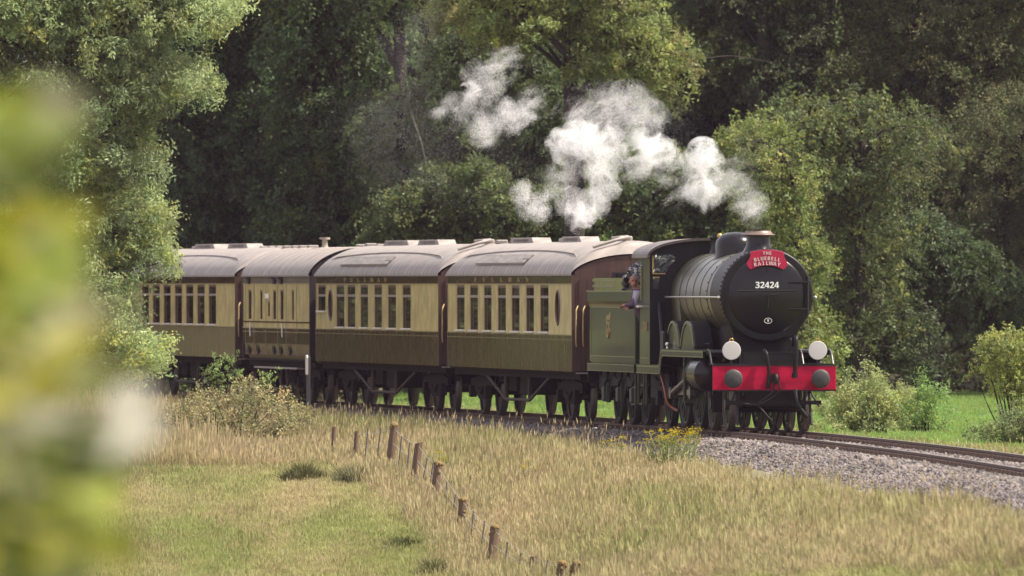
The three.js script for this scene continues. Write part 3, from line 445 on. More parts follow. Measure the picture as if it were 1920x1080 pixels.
function carriage(o) {
  const L = thing(o.name, o.label, o.category, o.group), len = o.len, hw = o.hw || 1.385, bot = 1.07, waist = 1.84, head = 2.925, eav = 3.11, top = o.top || 3.84;
  const rear = stand(L, o.D, len);
  const x0 = -.02, x1 = -len + .02, holes = [], holesLow = [], wins = [];
  for (const w of o.windows) { const a = along(L, w[1], hw), b = along(L, w[0], hw), hi = w[2] ?? 2.895, lo = w[3] ?? 1.885; if (b < x1 + .1) continue; wins.push([b, a, lo, hi]); holes.push(rectHole(b, a, lo, hi)); }
  for (const px of o.ovals || []) { const x = along(L, px, hw); holes.push(ovalHole(x, 2.42, .29, .36)); }
  // near side with openings, far side plain with its own row of windows
  const sideMat = o.creamMat || cream;
  const side = part('side_panel', [extr([[x1, waist], [x0, waist], [x0, head], [x1, head]], .05, hw - .05, 0, holes)], sideMat, L);
  const farHoles = []; for (let x = -2.3; x > x1 + 2.6; x -= 2.15) farHoles.push(rectHole(x - 1.3, x, 1.885, 2.895));
  part('side_panel', [extr([[x1, waist], [x0, waist], [x0, head], [x1, head]], .05, -hw, 0, farHoles)], sideMat, L);
  const planes = [];
  if (o.van) { // lower side curves inwards
    const prof = [[hw, waist], [hw - .005, 1.62], [hw - .03, 1.42], [hw - .09, 1.22], [hw - .17, bot]];
    for (const s of [-1, 1]) part('lower_panel', extr([...prof.map(([a, b]) => [a * s, b]), ...prof.map(([a, b]) => [(a - .05) * s, b]).reverse()], len - .04).rotateY(Math.PI / 2).translate(x1, 0, 0), vanOlive, L);
    part('waist_band', [box(len - .04, .36, .012, -len / 2, 1.64, hw - .0), box(len - .04, .03, .03, -len / 2, 1.985, hw + .008)], umber, L);
  } else for (const s of [-1, 1]) part('lower_panel', extr([[x1, bot], [x0, bot], [x0, waist], [x1, waist]], .05, s > 0 ? hw - .05 : -hw), o.lowerMat || umber, L);
  for (const s of [-1, 1]) part('letterboard', box(len - .04, eav - head, .054, -len / 2, (eav + head) / 2, s * (hw - .025)), o.boardMat || umber, L);
  part('moulding', [box(len - .04, .022, .02, -len / 2, waist, hw + .006), box(len - .04, .018, .02, -len / 2, head, hw + .006), box(len - .04, .014, .012, -len / 2, 1.74, hw + .003), ...(o.strips || []).map((px) => box(.05, waist - bot, .01, along(L, px, hw), (waist + bot) / 2, hw + .003))], o.mouldMat || dullLine, L);
  wins.forEach(([b, a, lo, hi]) => {
    const f = .055, w = part('window', [box(f, hi - lo, .03, b + f / 2, (hi + lo) / 2, hw - .03), box(f, hi - lo, .03, a - f / 2, (hi + lo) / 2, hw - .03), box(a - b - 2 * f, f, .03, (a + b) / 2, hi - f / 2, hw - .03)], windowWood, L);
    if (hi - lo > .6 && !o.van) part('transom', box(a - b - 2 * f, .055, .035, (a + b) / 2, 2.645, hw - .022), roofTrim, w);
    part('pane', box(a - b - 2 * f, hi - lo - f, .006, (a + b) / 2, (hi + lo - f) / 2, hw - .042), pane, w);
    if (!o.van) { part('sill', rbox(a - b + .06, .045, .075, .012, (a + b) / 2, lo - .005, hw + .012), sillPale, w);
      part('curtain', [box((a - b) * .34, .3, .03, b + (a - b) * .2, 2.78, hw - .13), box((a - b) * .34, .3, .03, a - (a - b) * .2, 2.78, hw - .13), box((a - b) * .12, 1.0, .03, b + .12, 2.35, hw - .14)], curtain, w); }
  });
  for (const px of o.ovals || []) { const x = along(L, px, hw); const w = part('oval_window', [T(new THREE.TorusGeometry(.34, .03, 8, 30).scale(.88, 1.06, 1), x, 2.42, hw - .005)], windowWood, L); part('pane', T(new THREE.CylinderGeometry(.34, .34, .006, 30).rotateX(Math.PI / 2).scale(.88, 1.06, 1), x, 2.42, hw - .03), pane, w); }
  part('interior', [box(len - .2, .05, 2 * hw - .12, -len / 2, 1.2, 0), box(len - .2, .04, 2 * hw - .12, -len / 2, 3.06, 0), box(len - .3, .75, .06, -len / 2, 1.5, .5), box(len - .3, 1.75, .04, -len / 2, 2.1, .42)], interiorM, L);
  // lettering along the top
  if (o.lettering) { const n = o.lettering.str.length; [...o.lettering.str].forEach((c, i) => { const x = along(L, o.lettering.from + (o.lettering.to - o.lettering.from) * i / (n - 1), hw); part('lettering', T(text(c, .098, .008, fontSerif).scale(4.2, 1, 1), x, 3.015, hw + .003), gold, L); }); }
  // ends
  for (const e of [0, 1]) {
    const x = e ? x1 : x0, dir = e ? -1 : 1, mat = o.endMat || endBrown;
    const pts = [...Array.from({ length: 21 }, (_, i) => { const z = Math.cos(Math.PI * i / 20) * (hw - .055); return [z, eav - .02 + (roofY(z, hw, eav, top) - eav) * (o.van ? .96 : .6)]; }), [-hw + .055, bot + .01], [hw - .055, bot + .01]];
    part('end_wall', extr(pts, .05).rotateY(Math.PI / 2).translate(x - (e ? 0 : .05), 0, 0), mat, L);
    const gang = part('gangway', [box(.42, 2.0, 1.0, x + dir * .24, 2.12, 0), ...[0, 1, 2, 3, 4].map((k) => box(.03, 2.1, 1.1, x + dir * (.06 + k * .09), 2.12, 0))], endDark, L);
    part('gangway_plate', [box(.05, 2.05, 1.06, x + dir * .47, 2.12, 0)], black, gang);
    part('end_buffer', [cylX(.09, .5, x + dir * .27, 1.055, .87), cylX(.09, .5, x + dir * .27, 1.055, -.87), cylX(.2, .03, x + dir * .53, 1.055, .87, 24), cylX(.2, .03, x + dir * .53, 1.055, -.87, 24)], underBrown, L);
    part('corner_post', [box(.09, eav - bot, .07, x - dir * .03, (eav + bot) / 2, hw - .03), box(.09, eav - bot, .07, x - dir * .03, (eav + bot) / 2, -hw + .03)], mat, L);
    if (!o.van) {
      for (const z of [hw - .07, hw - .22]) part('handrail', tube([[x + dir * .02, 2.46, z - .05], [x + dir * .09, 2.36, z], [x + dir * .09, 2.3, z], [x + dir * .09, 1.72, z], [x + dir * .02, 1.6, z - .02]], .016, 30, 6), railGold, L);
      part('door_step', box(.16, .03, .26, x + dir * .1, 1.04, hw - .2), roofTrim, L);
      part('end_door', [box(.03, 1.9, .55, x + dir * .018, 2.06, hw - .42)], M(.085, .04, .034, { roughness: .5, map: streak }), L);
    } else part('end_step', [0, 1, 2, 3].map((k) => box(.12, .03, .3, x + dir * .07, 1.4 + k * .42, hw - .35)), endDark, L);
  }
  // roof and its fittings
  const roof = part('roof', roofShell(len, hw + .045, eav - .005, top, o.van ? 0 : .7), roofGrey, L);
  const onRoof = (x, z, h = 0) => [x, roofY(z, hw + .045, eav, top) + h, z];
  part('gutter', [box(len, .035, .03, -len / 2, eav + .005, hw + .035), box(len, .035, .03, -len / 2, eav + .005, -hw - .035)], roofTrim, roof);
  if (o.van) for (let k = 0; k <= 10; k++) { const x = -.05 - (len - .1) * k / 10; part('roof_rib', tube(Array.from({ length: 13 }, (_, i) => onRoof(x, Math.cos(Math.PI * (.02 + .96 * i / 12)) * (hw + .03), .004)), .018, 30, 6), M(.40, .35, .33, { roughness: .7 }), roof); }
  else {
    part('rain_strip', tube(Array.from({ length: 17 }, (_, i) => { const t = i / 16, z = 1.22 - .30 * Math.pow(Math.sin(Math.PI * t), .55); return onRoof(-.35 - (len - .7) * t, z, t < .04 || t > .96 ? -.06 : .005); }), .018, 60, 6), roofTrim, roof);
    if (o.panel) { const a = along(L, o.panel[1], hw - .15), b = along(L, o.panel[0], hw - .15), z0 = 1.10, z1 = 1.31; const A = onRoof(0, z0), B = onRoof(0, z1), ang = Math.atan2(A[1] - B[1], z1 - z0), w = Math.hypot(A[1] - B[1], z1 - z0);
      const pl = (xa, xb) => T(new RoundedBoxGeometry(xb - xa - .02, .035, w, 1, .008).rotateX(ang), (xa + xb) / 2, (A[1] + B[1]) / 2 + .02, (z0 + z1) / 2);
      const mid = (a + b) / 2; part('roof_panel', [pl(b, mid), pl(mid, a)], roofGrey, roof); part('panel_seam', [box(a - b, .02, .03, mid, B[1] + .012, B[2] + .03), box(.05, .03, w, a, (A[1] + B[1]) / 2 + .02, (z0 + z1) / 2)], roofTrim, roof); }
    const seams = []; for (let x = -2.6; x > -len + 1; x -= 3.1) seams.push(tube(Array.from({ length: 9 }, (_, i) => onRoof(x, 1.4 - 2.8 * i / 8 > 1.38 ? 1.38 : 1.4 - 2.8 * i / 8 < -1.38 ? -1.38 : 1.4 - 2.8 * i / 8, -.004)), .007, 16, 5));
    part('roof_seam', seams, roofTrim, roof);
  }
  for (const px of o.vents || []) { const a = along(L, px[1], 0), b = along(L, px[0], 0), l = a - b, c = (a + b) / 2, h = px[2] || .12;
    const v = part('roof_vent', [extr([[-l / 2, 0], [-l / 2 + .3, h], [l / 2 - .3, h], [l / 2, 0]], .4, -.2, .01).translate(c, top - .02, 0)], roofGrey, roof); part('vent_mouth', [box(l * .62, h * .4, .42, c, top + h * .4, 0)], roofTrim, v); }
  for (const [px, h] of o.caps || []) { const x = along(L, px, 0); part('roof_cap', [rbox(.32, h, .26, .03, x, top + h / 2 - .02, 0)], roofGrey, roof); }
  if (o.stove) { const x = along(L, o.stove, 0); part('stove_pipe', [cylY(.07, .26, x, top + .1, 0, 16), cylY(.10, .1, x, top + .02, 0, 16, .075), cylY(.13, .05, x, top + .24, 0, 16)], M(.3, .25, .22, { roughness: .7 }), roof); }
  if (o.pipe) part('roof_pipe', [tube([onRoof(-.3, .9, .05), onRoof(-.3, .3, .06), onRoof(-.7, .1, .08), onRoof(-3.2, .05, .06)], .035, 24), rbox(.5, .12, .3, .04, -1.2, top + .04, .1)], roofGrey, roof);
  // underframe
  part('solebar', [box(len - .1, .16, .06, -len / 2, .98, hw - .2), box(len - .1, .16, .06, -len / 2, .98, -hw + .2), box(len - .1, .05, 2 * hw - .1, -len / 2, 1.055, 0), box(.08, .3, 2.4, -.08, 1.0, 0), box(.08, .3, 2.4, -len + .08, 1.0, 0)], underBrown, L);
  const bx = o.bogies || [-2.9, -len + 2.9];
  bx.forEach((x) => bogie(L, x));
  const c = (bx[0] + bx[1]) / 2, q = (bx[0] - bx[1]) / 2 - 2.0;
  for (const s of [-1, 1]) { const z = s * (hw - .22); part('truss_rod', [bar([c - q, .9, z], [c - q * .38, .40, z], .035), bar([c + q, .9, z], [c + q * .38, .40, z], .035), bar([c - q * .38, .40, z], [c + q * .38, .40, z], .035), bar([c - q * .38, .9, z], [c - q * .38, .38, z], .04), bar([c + q * .38, .9, z], [c + q * .38, .38, z], .04)], rodBrown, L); }
  part('battery_box', rbox(1.7, .42, .6, .03, c + q * .1, .72, hw - .62), underBrown, L); part('battery_box', rbox(1.2, .36, .5, .03, c - q * .5, .74, hw - .7), underBrown, L); part('brake_cylinder', cylX(.2, 1.3, c + q * .55, .74, .1), underBrown, L);
  if (o.van) part('footboard', [box(7.2, .04, .22, -len / 2 - .3, .86, hw - .14)], M(.42, .36, .34, { roughness: .8, map: grain }), L);
  return { L, rear, hw };
}
const car1 = carriage({ name: 'passenger_carriage', label: 'cream and brown passenger carriage directly behind the tender', category: 'carriage', group: 'carriages of the train', D: tenderRear + 1.15, len: 19.4,
  windows: [[856, 871], [881, 896], [907, 921.5], [933, 948.5], [959, 974], [986, 1001], [1012.5, 1028.5]], ovals: [1046], lettering: { str: 'PULLMAN', from: 892, to: 989 }, panel: [900, 990], vents: [[972, 1018], [1068, 1108]], caps: [[940, .1], [1060, .1]], pipe: true });
const car2 = carriage({ name: 'passenger_carriage', label: 'cream and brown passenger carriage between the ribbed roof van and the front carriage', category: 'carriage', group: 'carriages of the train', D: car1.rear + 1.3, len: 19.4,
  windows: [[596, 610.5, 2.895, 2.26], [630.5, 645.5], [651, 666], [675.5, 690], [701.5, 716], [727, 742.5], [754.5, 770]], ovals: [620], lettering: { str: 'PULLMAN', from: 647, to: 723 }, panel: [646, 732], vents: [[735, 783], [799, 840]], caps: [[678, .06], [695, .08], [715, .06]], pipe: true });
const van = carriage({ name: 'luggage_van', label: 'cream and olive luggage van with ribbed roof and narrow side slits', category: 'van', group: null, D: car2.rear + 1.1, len: 11.2, hw: 1.36, top: 3.80, van: true, bogies: [-2.4, -8.8], endMat: endDark, boardMat: M(.125, .095, .05, { roughness: .6, map: streak }),
  windows: [[453.5, 458, 2.77, 2.05], [465.5, 471.5, 2.77, 2.05], [487.5, 492, 2.77, 2.05], [502, 506, 2.5, 2.12], [512, 517.5, 2.77, 2.05], [525.5, 531.5, 2.77, 2.05], [547, 551, 2.77, 2.05]], mouldMat: M(.3, .25, .13, { roughness: .6 }), caps: [[497, .1], [512, .1], [526, .1], [540, .1], [556, .1], [570, .1], [586, .1]], stove: 609 });
{ // ventilator holes, door straps and a paper label on the van's near side
  const L = van.L, hw = van.hw;
  for (const px of [467, 483.5, 513.5, 526.5, 543.5]) part('vent_hole', [cylZ(.155, .02, along(L, px, hw - .04), 1.35, hw - .052, 24), T(new THREE.TorusGeometry(.155, .02, 8, 24), along(L, px, hw - .04), 1.35, hw - .045)], black, L);
  for (const px of [468, 516, 528.5]) { part('lamp_hood', [box(.6, .03, .14, along(L, px - 2, hw), 3.06, hw + .05), box(.34, .12, .05, along(L, px, hw), 2.98, hw + .03)], endDark, L); }
  for (const px of [461, 477, 499, 521, 537, 556]) part('door_edge', [box(.03, 1.75, .016, along(L, px, hw), 2.03, hw + .003)], M(.24, .2, .11, { roughness: .6 }), L);
  part('paper_label', box(.62, .12, .006, along(L, 500.5, hw), 2.62, hw + .006), numeralWhite, L);
  for (const px of [472, 532]) part('grab_handle', bar([along(L, px, hw), 1.95, hw + .05], [along(L, px + 1, hw), 1.62, hw + .05], .018), sillPale, L);
}
const car4 = carriage({ name: 'passenger_carriage', label: 'cream and brown passenger carriage half hidden by the leafy tree, last of the train', category: 'carriage', group: 'carriages of the train', D: van.rear + 1.1, len: 19.4,
  windows: [[391, 405], [369.5, 383.5], [348.5, 362.5], [327.5, 341], [306.5, 320], [286, 299.5], [265.5, 279]], lowerMat: M(.30, .245, .115, { roughness: .4, clearcoat: .5, clearcoatRoughness: .2, map: streak }), vents: [[378, 418], [441, 480]], strips: [345, 365, 385, 410], caps: [[370, .08]] });

// ---------------------------------------------------------------- the driver
{
  const bone = (list, p) => { let d = 1e9; for (const [a, b, ra, rb, k] of list) { const ba = b.clone().sub(a), pa = p.clone().sub(a), t = Math.max(0, Math.min(1, pa.dot(ba) / ba.lengthSq())); const e = pa.sub(ba.multiplyScalar(t)).length() - (ra + (rb - ra) * t), kk = k || .03, h = Math.max(kk - Math.abs(d - e), 0) / kk; d = Math.min(d, e) - h * h * kk * .25; } return d; };
  function surface(list, lo, size, res, color) {
    const mc = new MarchingCubes(res, new THREE.MeshBasicMaterial(), false, false, 60000); mc.isolation = 0;
    const p = V(); for (let k = 0; k < res; k++) for (let j = 0; j < res; j++) for (let i = 0; i < res; i++) { p.set(lo.x + (i - res / 2 + res / 2) / (res) * size, lo.y + j / res * size, lo.z + k / res * size); mc.field[i + j * res + k * res * res] = -bone(list, p); }
    mc.update(); const n = mc.count ?? mc.geometry.drawRange.count, P = mc.positionArray.slice(0, n * 3), N = mc.normalArray.slice(0, n * 3);
    const col = new Float32Array(n * 3), c = new THREE.Color();
    for (let i = 0; i < n; i++) { for (let q = 0; q < 3; q++) P[i * 3 + q] = lo.getComponent(q) + (P[i * 3 + q] + 1) / 2 * size; color(P[i * 3], P[i * 3 + 1], P[i * 3 + 2], c); col.set([c.r, c.g, c.b], i * 3); }
    const g = new THREE.BufferGeometry(); g.setAttribute('position', new THREE.BufferAttribute(P, 3)); g.setAttribute('normal', new THREE.BufferAttribute(N, 3)); g.setAttribute('color', new THREE.BufferAttribute(col, 3)); return g;
  }
  // local axes of the figure: x forwards (along the engine), y up, z out of the cab; origin between the feet on the cab floor
  const j = (x, y, z) => V(x, y, z), skin = [.34, .165, .125], jacket = [.085, .05, .10], trousers = [.03, .025, .035], shirt = [.36, .33, .40];
  const hip = j(-.02, .90, .10), chest = j(.02, 1.26, .22), neck = j(.05, 1.45, .30), head = j(.09, 1.60, .36);
  const body = [[hip, j(0, 1.08, .15), .16, .155, .08], [j(0, 1.08, .15), chest, .155, .18, .08], [chest, neck, .15, .07, .06], [j(-.15, 1.36, .24), j(.17, 1.38, .27), .085, .085, .06], [neck, head, .062, .06, .03],
    [j(-.09, .88, .08), j(-.10, .48, .05), .10, .07], [j(-.10, .48, .05), j(-.12, .07, .0), .068, .05], [j(.08, .88, .10), j(.12, .48, .10), .10, .07], [j(.12, .48, .10), j(.1, .07, .06), .068, .05], [j(-.12, .045, -.02), j(-.06, .04, .12), .05, .045], [j(.1, .045, .03), j(.15, .04, .18), .05, .045],
    [j(.19, 1.38, .28), j(.24, 1.14, .40), .066, .052], [j(.24, 1.14, .40), j(.06, 1.11, .52), .05, .036], [j(-.17, 1.36, .26), j(-.20, 1.09, .33), .066, .054], [j(-.20, 1.09, .33), j(.0, 1.07, .47), .052, .038]];
  const gBody = surface(body, V(-.95, -.03, -.75), 1.9, 110, (x, y, z, c) => { const front = x > .06 + .1 * (1.5 - y) && y > 1.1 && y < 1.42 && z > .22 && z < .40; if (y > 1.45) c.setRGB(...skin); else if (y < .05 + .02) c.setRGB(.02, .018, .018); else if (y < .88) c.setRGB(...trousers); else if (front) c.setRGB(...shirt); else c.setRGB(...jacket); });
  const hd = [[j(.085, 1.615, .36), j(.095, 1.63, .36), .092, .090, .02], [j(.11, 1.555, .368), j(.13, 1.535, .37), .066, .05, .03], [j(.17, 1.60, .372), j(.19, 1.565, .374), .016, .02, .02], [j(.165, 1.545, .372), j(.165, 1.545, .376), .028, .028, .02], [j(.08, 1.60, .27), j(.07, 1.58, .268), .018, .014, .01], [j(.08, 1.60, .45), j(.07, 1.58, .452), .018, .014, .01], [j(.165, 1.628, .335), j(.165, 1.628, .405), .016, .016, .02], [neck, j(.08, 1.56, .35), .062, .06, .03]];
  const gHead = surface(hd, V(-.07, 1.42, .18), .36, 84, (x, y, z, c) => { const eye = x > .16 && Math.abs(y - 1.612) < .009 && (Math.abs(z - .345) < .012 || Math.abs(z - .397) < .012), mouth = x > .155 && Math.abs(y - 1.528) < .006; if (eye) c.setRGB(.03, .02, .02); else if (mouth) c.setRGB(.25, .07, .06); else c.setRGB(...skin); });
  const hand = (w, d, side) => { const out = [[w, w.clone().addScaledVector(d, .07), .034, .036, .02]], up = V(0, 1, 0), across = V().crossVectors(d, up).normalize(); [[-.030, .062], [-.011, .075], [.009, .07], [.028, .055]].forEach(([o, l]) => { const a = w.clone().addScaledVector(d, .085).addScaledVector(across, o), b = a.clone().addScaledVector(d, l * .55).addScaledVector(up, -.012), e = b.clone().addScaledVector(d, l * .35).addScaledVector(up, -.03); out.push([a, b, .0098, .009, .006], [b, e, .009, .0078, .005]); }); const t = w.clone().addScaledVector(d, .03).addScaledVector(across, side * .03), t2 = t.clone().addScaledVector(d, .035).addScaledVector(across, side * .025); out.push([t, t2, .012, .010, .008], [t2, t2.clone().addScaledVector(d, .025).addScaledVector(up, -.01), .010, .009, .006]); return out; };
  const flesh = (x, y, z, c) => c.setRGB(...skin);
  const h1 = hand(j(.06, 1.11, .52), V(-.8, -.1, .45).normalize(), -1), h2 = hand(j(.0, 1.07, .47), V(.85, -.1, .35).normalize(), 1);
  const gH1 = surface(h1, V(-.14, .98, .46), .26, 76, flesh), gH2 = surface(h2, V(-.06, .95, .40), .26, 76, flesh);
  const p = thing('person', 'person in a dark purple jacket leaning out of the locomotive cab', 'person');
  const g = mergeGeometries([gBody, gHead, gH1, gH2]);
  part('body', g, new THREE.MeshStandardMaterial({ vertexColors: true, roughness: .8 }), p);
  part('hair', [T(new THREE.SphereGeometry(.101, 24, 16, 0, Math.PI * 2, 0, 1.25).rotateZ(.42), .078, 1.625, .36)], M(.20, .165, .15, { roughness: .9 }), p);
  p.position.copy(V(-10.48, 1.375, 1.0).applyMatrix4(loco.matrixWorld)); p.rotation.y = loco.rotation.y + .12;
}

//#PLANTS
// ---------------------------------------------------------------- plants
const m4 = new THREE.Matrix4(), qa = new THREE.Quaternion(), qb = new THREE.Quaternion(), UPV = V(0, 1, 0), cc = new THREE.Color();
function rawGeo(pos, idx) { const g = new THREE.BufferGeometry(); g.setAttribute('position', new THREE.Float32BufferAttribute(pos, 3)); if (idx) g.setIndex(idx); return g; }
// a leafy twig: folded leaves along a few short stems that start at the origin and grow along +y
function sprayGeo({ n, len, wid, r, spread = 1, droop = .3, fold = .25, twig = true }) {
  const pos = [], idx = [];
  const stems = Array.from({ length: Math.max(3, Math.round(n / 11)) }, () => V(gauss() * .55 * spread, rr(.5, 1), gauss() * .55 * spread).multiplyScalar(r));
  if (twig) for (const s of stems) { const k = pos.length / 3, w = r * .018; pos.push(-w, 0, 0, w, 0, 0, s.x, s.y - droop * r * .3, s.z); idx.push(k, k + 1, k + 2); }
  for (let i = 0; i < n; i++) {
    const s = stems[i % stems.length], t = .25 + .75 * Math.sqrt(rnd()), p = s.clone().multiplyScalar(t).add(V(gauss(), gauss(), gauss()).multiplyScalar(r * .13)); p.y -= droop * r * t * t * .5;
    const d = V(gauss(), gauss() * .6 + .15 - droop * 1.5, gauss()).add(s.clone().normalize().multiplyScalar(.8)).normalize();
    const nn = V(gauss() * .95, 1, gauss() * .95), side = V().crossVectors(d, nn).normalize(), up = V().crossVectors(side, d), l = len * rr(.7, 1.25), w = wid * rr(.75, 1.2) / 2, k = pos.length / 3;
    const tip = p.clone().addScaledVector(d, l).addScaledVector(UPV, -l * .15), m = p.clone().addScaledVector(d, l * .45);
    const a = m.clone().addScaledVector(side, w).addScaledVector(up, w * fold), b = m.clone().addScaledVector(side, -w).addScaledVector(up, w * fold);
    for (const v of [p, a, tip, b]) pos.push(v.x, v.y, v.z);
    idx.push(k, k + 1, k + 2, k, k + 2, k + 3);
  }
  return rawGeo(pos, idx);
}
const leafMat = (o = {}) => new THREE.MeshPhysicalMaterial({ color: 0xffffff, roughness: .96, transmission: o.through ?? .5, thickness: 0, clearcoat: o.gloss ?? .22, clearcoatRoughness: .38, specularIntensity: .5 });
const leaves = leafMat(), leavesDull = leafMat({ gloss: .08, through: .3 }), leavesGlossy = leafMat({ gloss: .5 });
const SPRAY = {
  ash: [0, 1, 2].map(() => sprayGeo({ n: 64, len: 0.126, wid: 0.043, r: .46, droop: .75 })),
  oak: [0, 1, 2].map(() => sprayGeo({ n: 56, len: 0.120, wid: 0.077, r: .44, droop: .25 })),
  oakBig: [0, 1].map(() => sprayGeo({ n: 60, len: 0.180, wid: 0.119, r: .7, droop: .3 })),
  willow: [0, 1, 2].map(() => sprayGeo({ n: 70, len: 0.120, wid: 0.050, r: .42, droop: 1.1 })),
  fine: [0, 1, 2].map(() => sprayGeo({ n: 60, len: 0.066, wid: 0.040, r: .42, droop: .1, spread: 1.2 })),
  shrub: [0, 1, 2].map(() => sprayGeo({ n: 46, len: 0.066, wid: 0.037, r: .26, droop: .05 })),
  shoot: [0, 1].map(() => sprayGeo({ n: 44, len: 0.066, wid: 0.043, r: .55, droop: -.1, spread: .14 })),
  hazel: [0, 1].map(() => sprayGeo({ n: 30, len: 0.102, wid: 0.077, r: .36, droop: .2 })),
};
const inside = (p, x, y) => { let c = false; for (let i = 0, j = p.length - 1; i < p.length; j = i++) if ((p[i][1] > y) !== (p[j][1] > y) && x < (p[j][0] - p[i][0]) * (y - p[i][1]) / (p[j][1] - p[i][1]) + p[i][0]) c = !c; return c; };
// clump centres that fill an outline seen in the photograph, at their own depths
function clumpsIn(poly, rpx, D, deep, layers = 2) {
  const out = [], xs = poly.map((p) => p[0]), ys = poly.map((p) => p[1]), st = rpx * 1.25;
  for (let k = 0; k < layers; k++) for (let y = Math.min(...ys); y <= Math.max(...ys); y += st) for (let x = Math.min(...xs); x <= Math.max(...xs); x += st) {
    const X = x + rr(-.5, .5) * st + (k ? st / 2 : 0), Y = y + rr(-.5, .5) * st; if (!inside(poly, X, Y)) continue;
    const d = D + (k ? deep * rr(.1, 1) : rr(-1, .5) * deep * .7); out.push([at(X, Y, d), rpx * rr(.7, 1.25) * d / FPX]);
  }
  return out;
}
function crown(parent, name, clumps, o) {
  const geos = SPRAY[o.spray], mats = [], per = geos.map(() => []);
  for (const [c, r] of clumps) {
    if (rnd() < (o.drop ?? .14)) continue; const n = Math.round((o.dens || 26) * (o.thin ?? .62) * r * r * 4 / ((o.size || 1) ** 2)), tone = 1 + .35 * fbm(c.x * .35, c.y * .35, c.z * .2, 2) + (rnd() - .5) * .25;
    for (let i = 0; i < n; i++) {
      const dir = V(gauss(), gauss() * .9 + .2, gauss()).normalize(), f = .4 + .65 * Math.pow(rnd(), .6), p = c.clone().add(V(dir.x * r * 1.1, dir.y * r * .72, dir.z * r * 1.1).multiplyScalar(f));
      const ax = dir.clone().add(V(gauss() * .35, .25 - (o.hang || 0), gauss() * .35)).normalize();
      qa.setFromUnitVectors(UPV, ax); qb.setFromAxisAngle(UPV, rnd() * 6.28); qa.multiply(qb);
      const s = (o.size || 1) * rr(.7, 1.2), k = Math.floor(rnd() * geos.length), h = rnd(), v = tone * rr(.6, 1.45);
      const col = (o.colors && rnd() < (o.mix || .2)) ? o.colors[Math.floor(rnd() * o.colors.length)] : o.color;
      per[k].push([m4.clone().compose(p, qa, V(s, s, s)), [col[0] * v * (.94 + .16 * h), col[1] * v, col[2] * v * (1.1 - .25 * h)]]);
    }
  }
  geos.forEach((g, k) => { if (!per[k].length) return; const im = new THREE.InstancedMesh(g, o.mat || leaves, per[k].length); per[k].forEach(([m, c], i) => { im.setMatrixAt(i, m); im.setColorAt(i, cc.setRGB(...c)); }); im.name = name; im.castShadow = im.receiveShadow = true; im.userData.kind = 'stuff'; parent.add(im); });
}
// a tapered, slightly crooked limb through world points
function limb(pts, r0, r1, seg = 5) {
  const c = new THREE.CatmullRomCurve3(pts), n = Math.max(6, pts.length * 4), g = new THREE.TubeGeometry(c, n, 1, 8), p = g.attributes.position;
  for (let i = 0; i < p.count; i++) { const k = Math.floor(i / 9), t = k / n, ctr = c.getPointAt(Math.min(1, t)), v = V().fromBufferAttribute(p, i).sub(ctr), r = (r0 + (r1 - r0) * t) * (1 + .18 * noise.noise(v.x * 2 + ctr.y * 1.3, ctr.y * 2, v.z * 2)); p.setXYZ(i, ctr.x + v.x * r, ctr.y + v.y * r, ctr.z + v.z * r); }
  g.computeVertexNormals(); return g;
}
function tree(o) {
  const t = thing(o.name, o.label, o.category || 'tree', o.group);
  const cl = [].concat(...o.polys.map((p) => clumpsIn(p, o.r, o.D, o.deep || 1.2, o.layers || 2)));
  const base = V((o.foot[0] - 960) * o.D / FPX, 0, -o.D - (o.back || 0)); base.y = groundY(base.x, -base.z) - .1;
  const topP = o.trunk ? o.trunk.map(([x, y]) => at(x, y, o.D + (o.back || 0))) : [V(base.x + rr(-.2, .2), base.y + 3, base.z), V(base.x + rr(-.4, .4), base.y + (o.h || 9), base.z)];
  const stem = [base, ...topP];
  part('trunk', limb(stem, o.tr || .22, (o.tr || .22) * .45), o.barkMat || bark, t);
  const curve = new THREE.CatmullRomCurve3(stem), gs = [];
  cl.forEach(([c], i) => { if (i % (o.every || 3)) return; let best = 1e9, bp; for (let k = 2; k <= 12; k++) { const p = curve.getPointAt(k / 12), d = p.distanceTo(c) + Math.max(0, p.y - c.y + .6) * 2; if (d < best) { best = d; bp = p; } } const m = bp.clone().lerp(c, .55); m.y += .25 + rr(-.2, .3); gs.push(limb([bp, m, c], .035 + .012 * best, .012)); });
  for (const b of o.branches || []) gs.push(limb(b.slice(1).map(([x, y, d]) => at(x, y, o.D + (d || 0))), b[0], b[0] * .4));
  if (gs.length) { const l = part('limbs', gs, o.barkMat || bark, t); l.userData.kind = 'stuff'; }
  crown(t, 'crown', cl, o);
  return t;
}
const wood0 = seed;
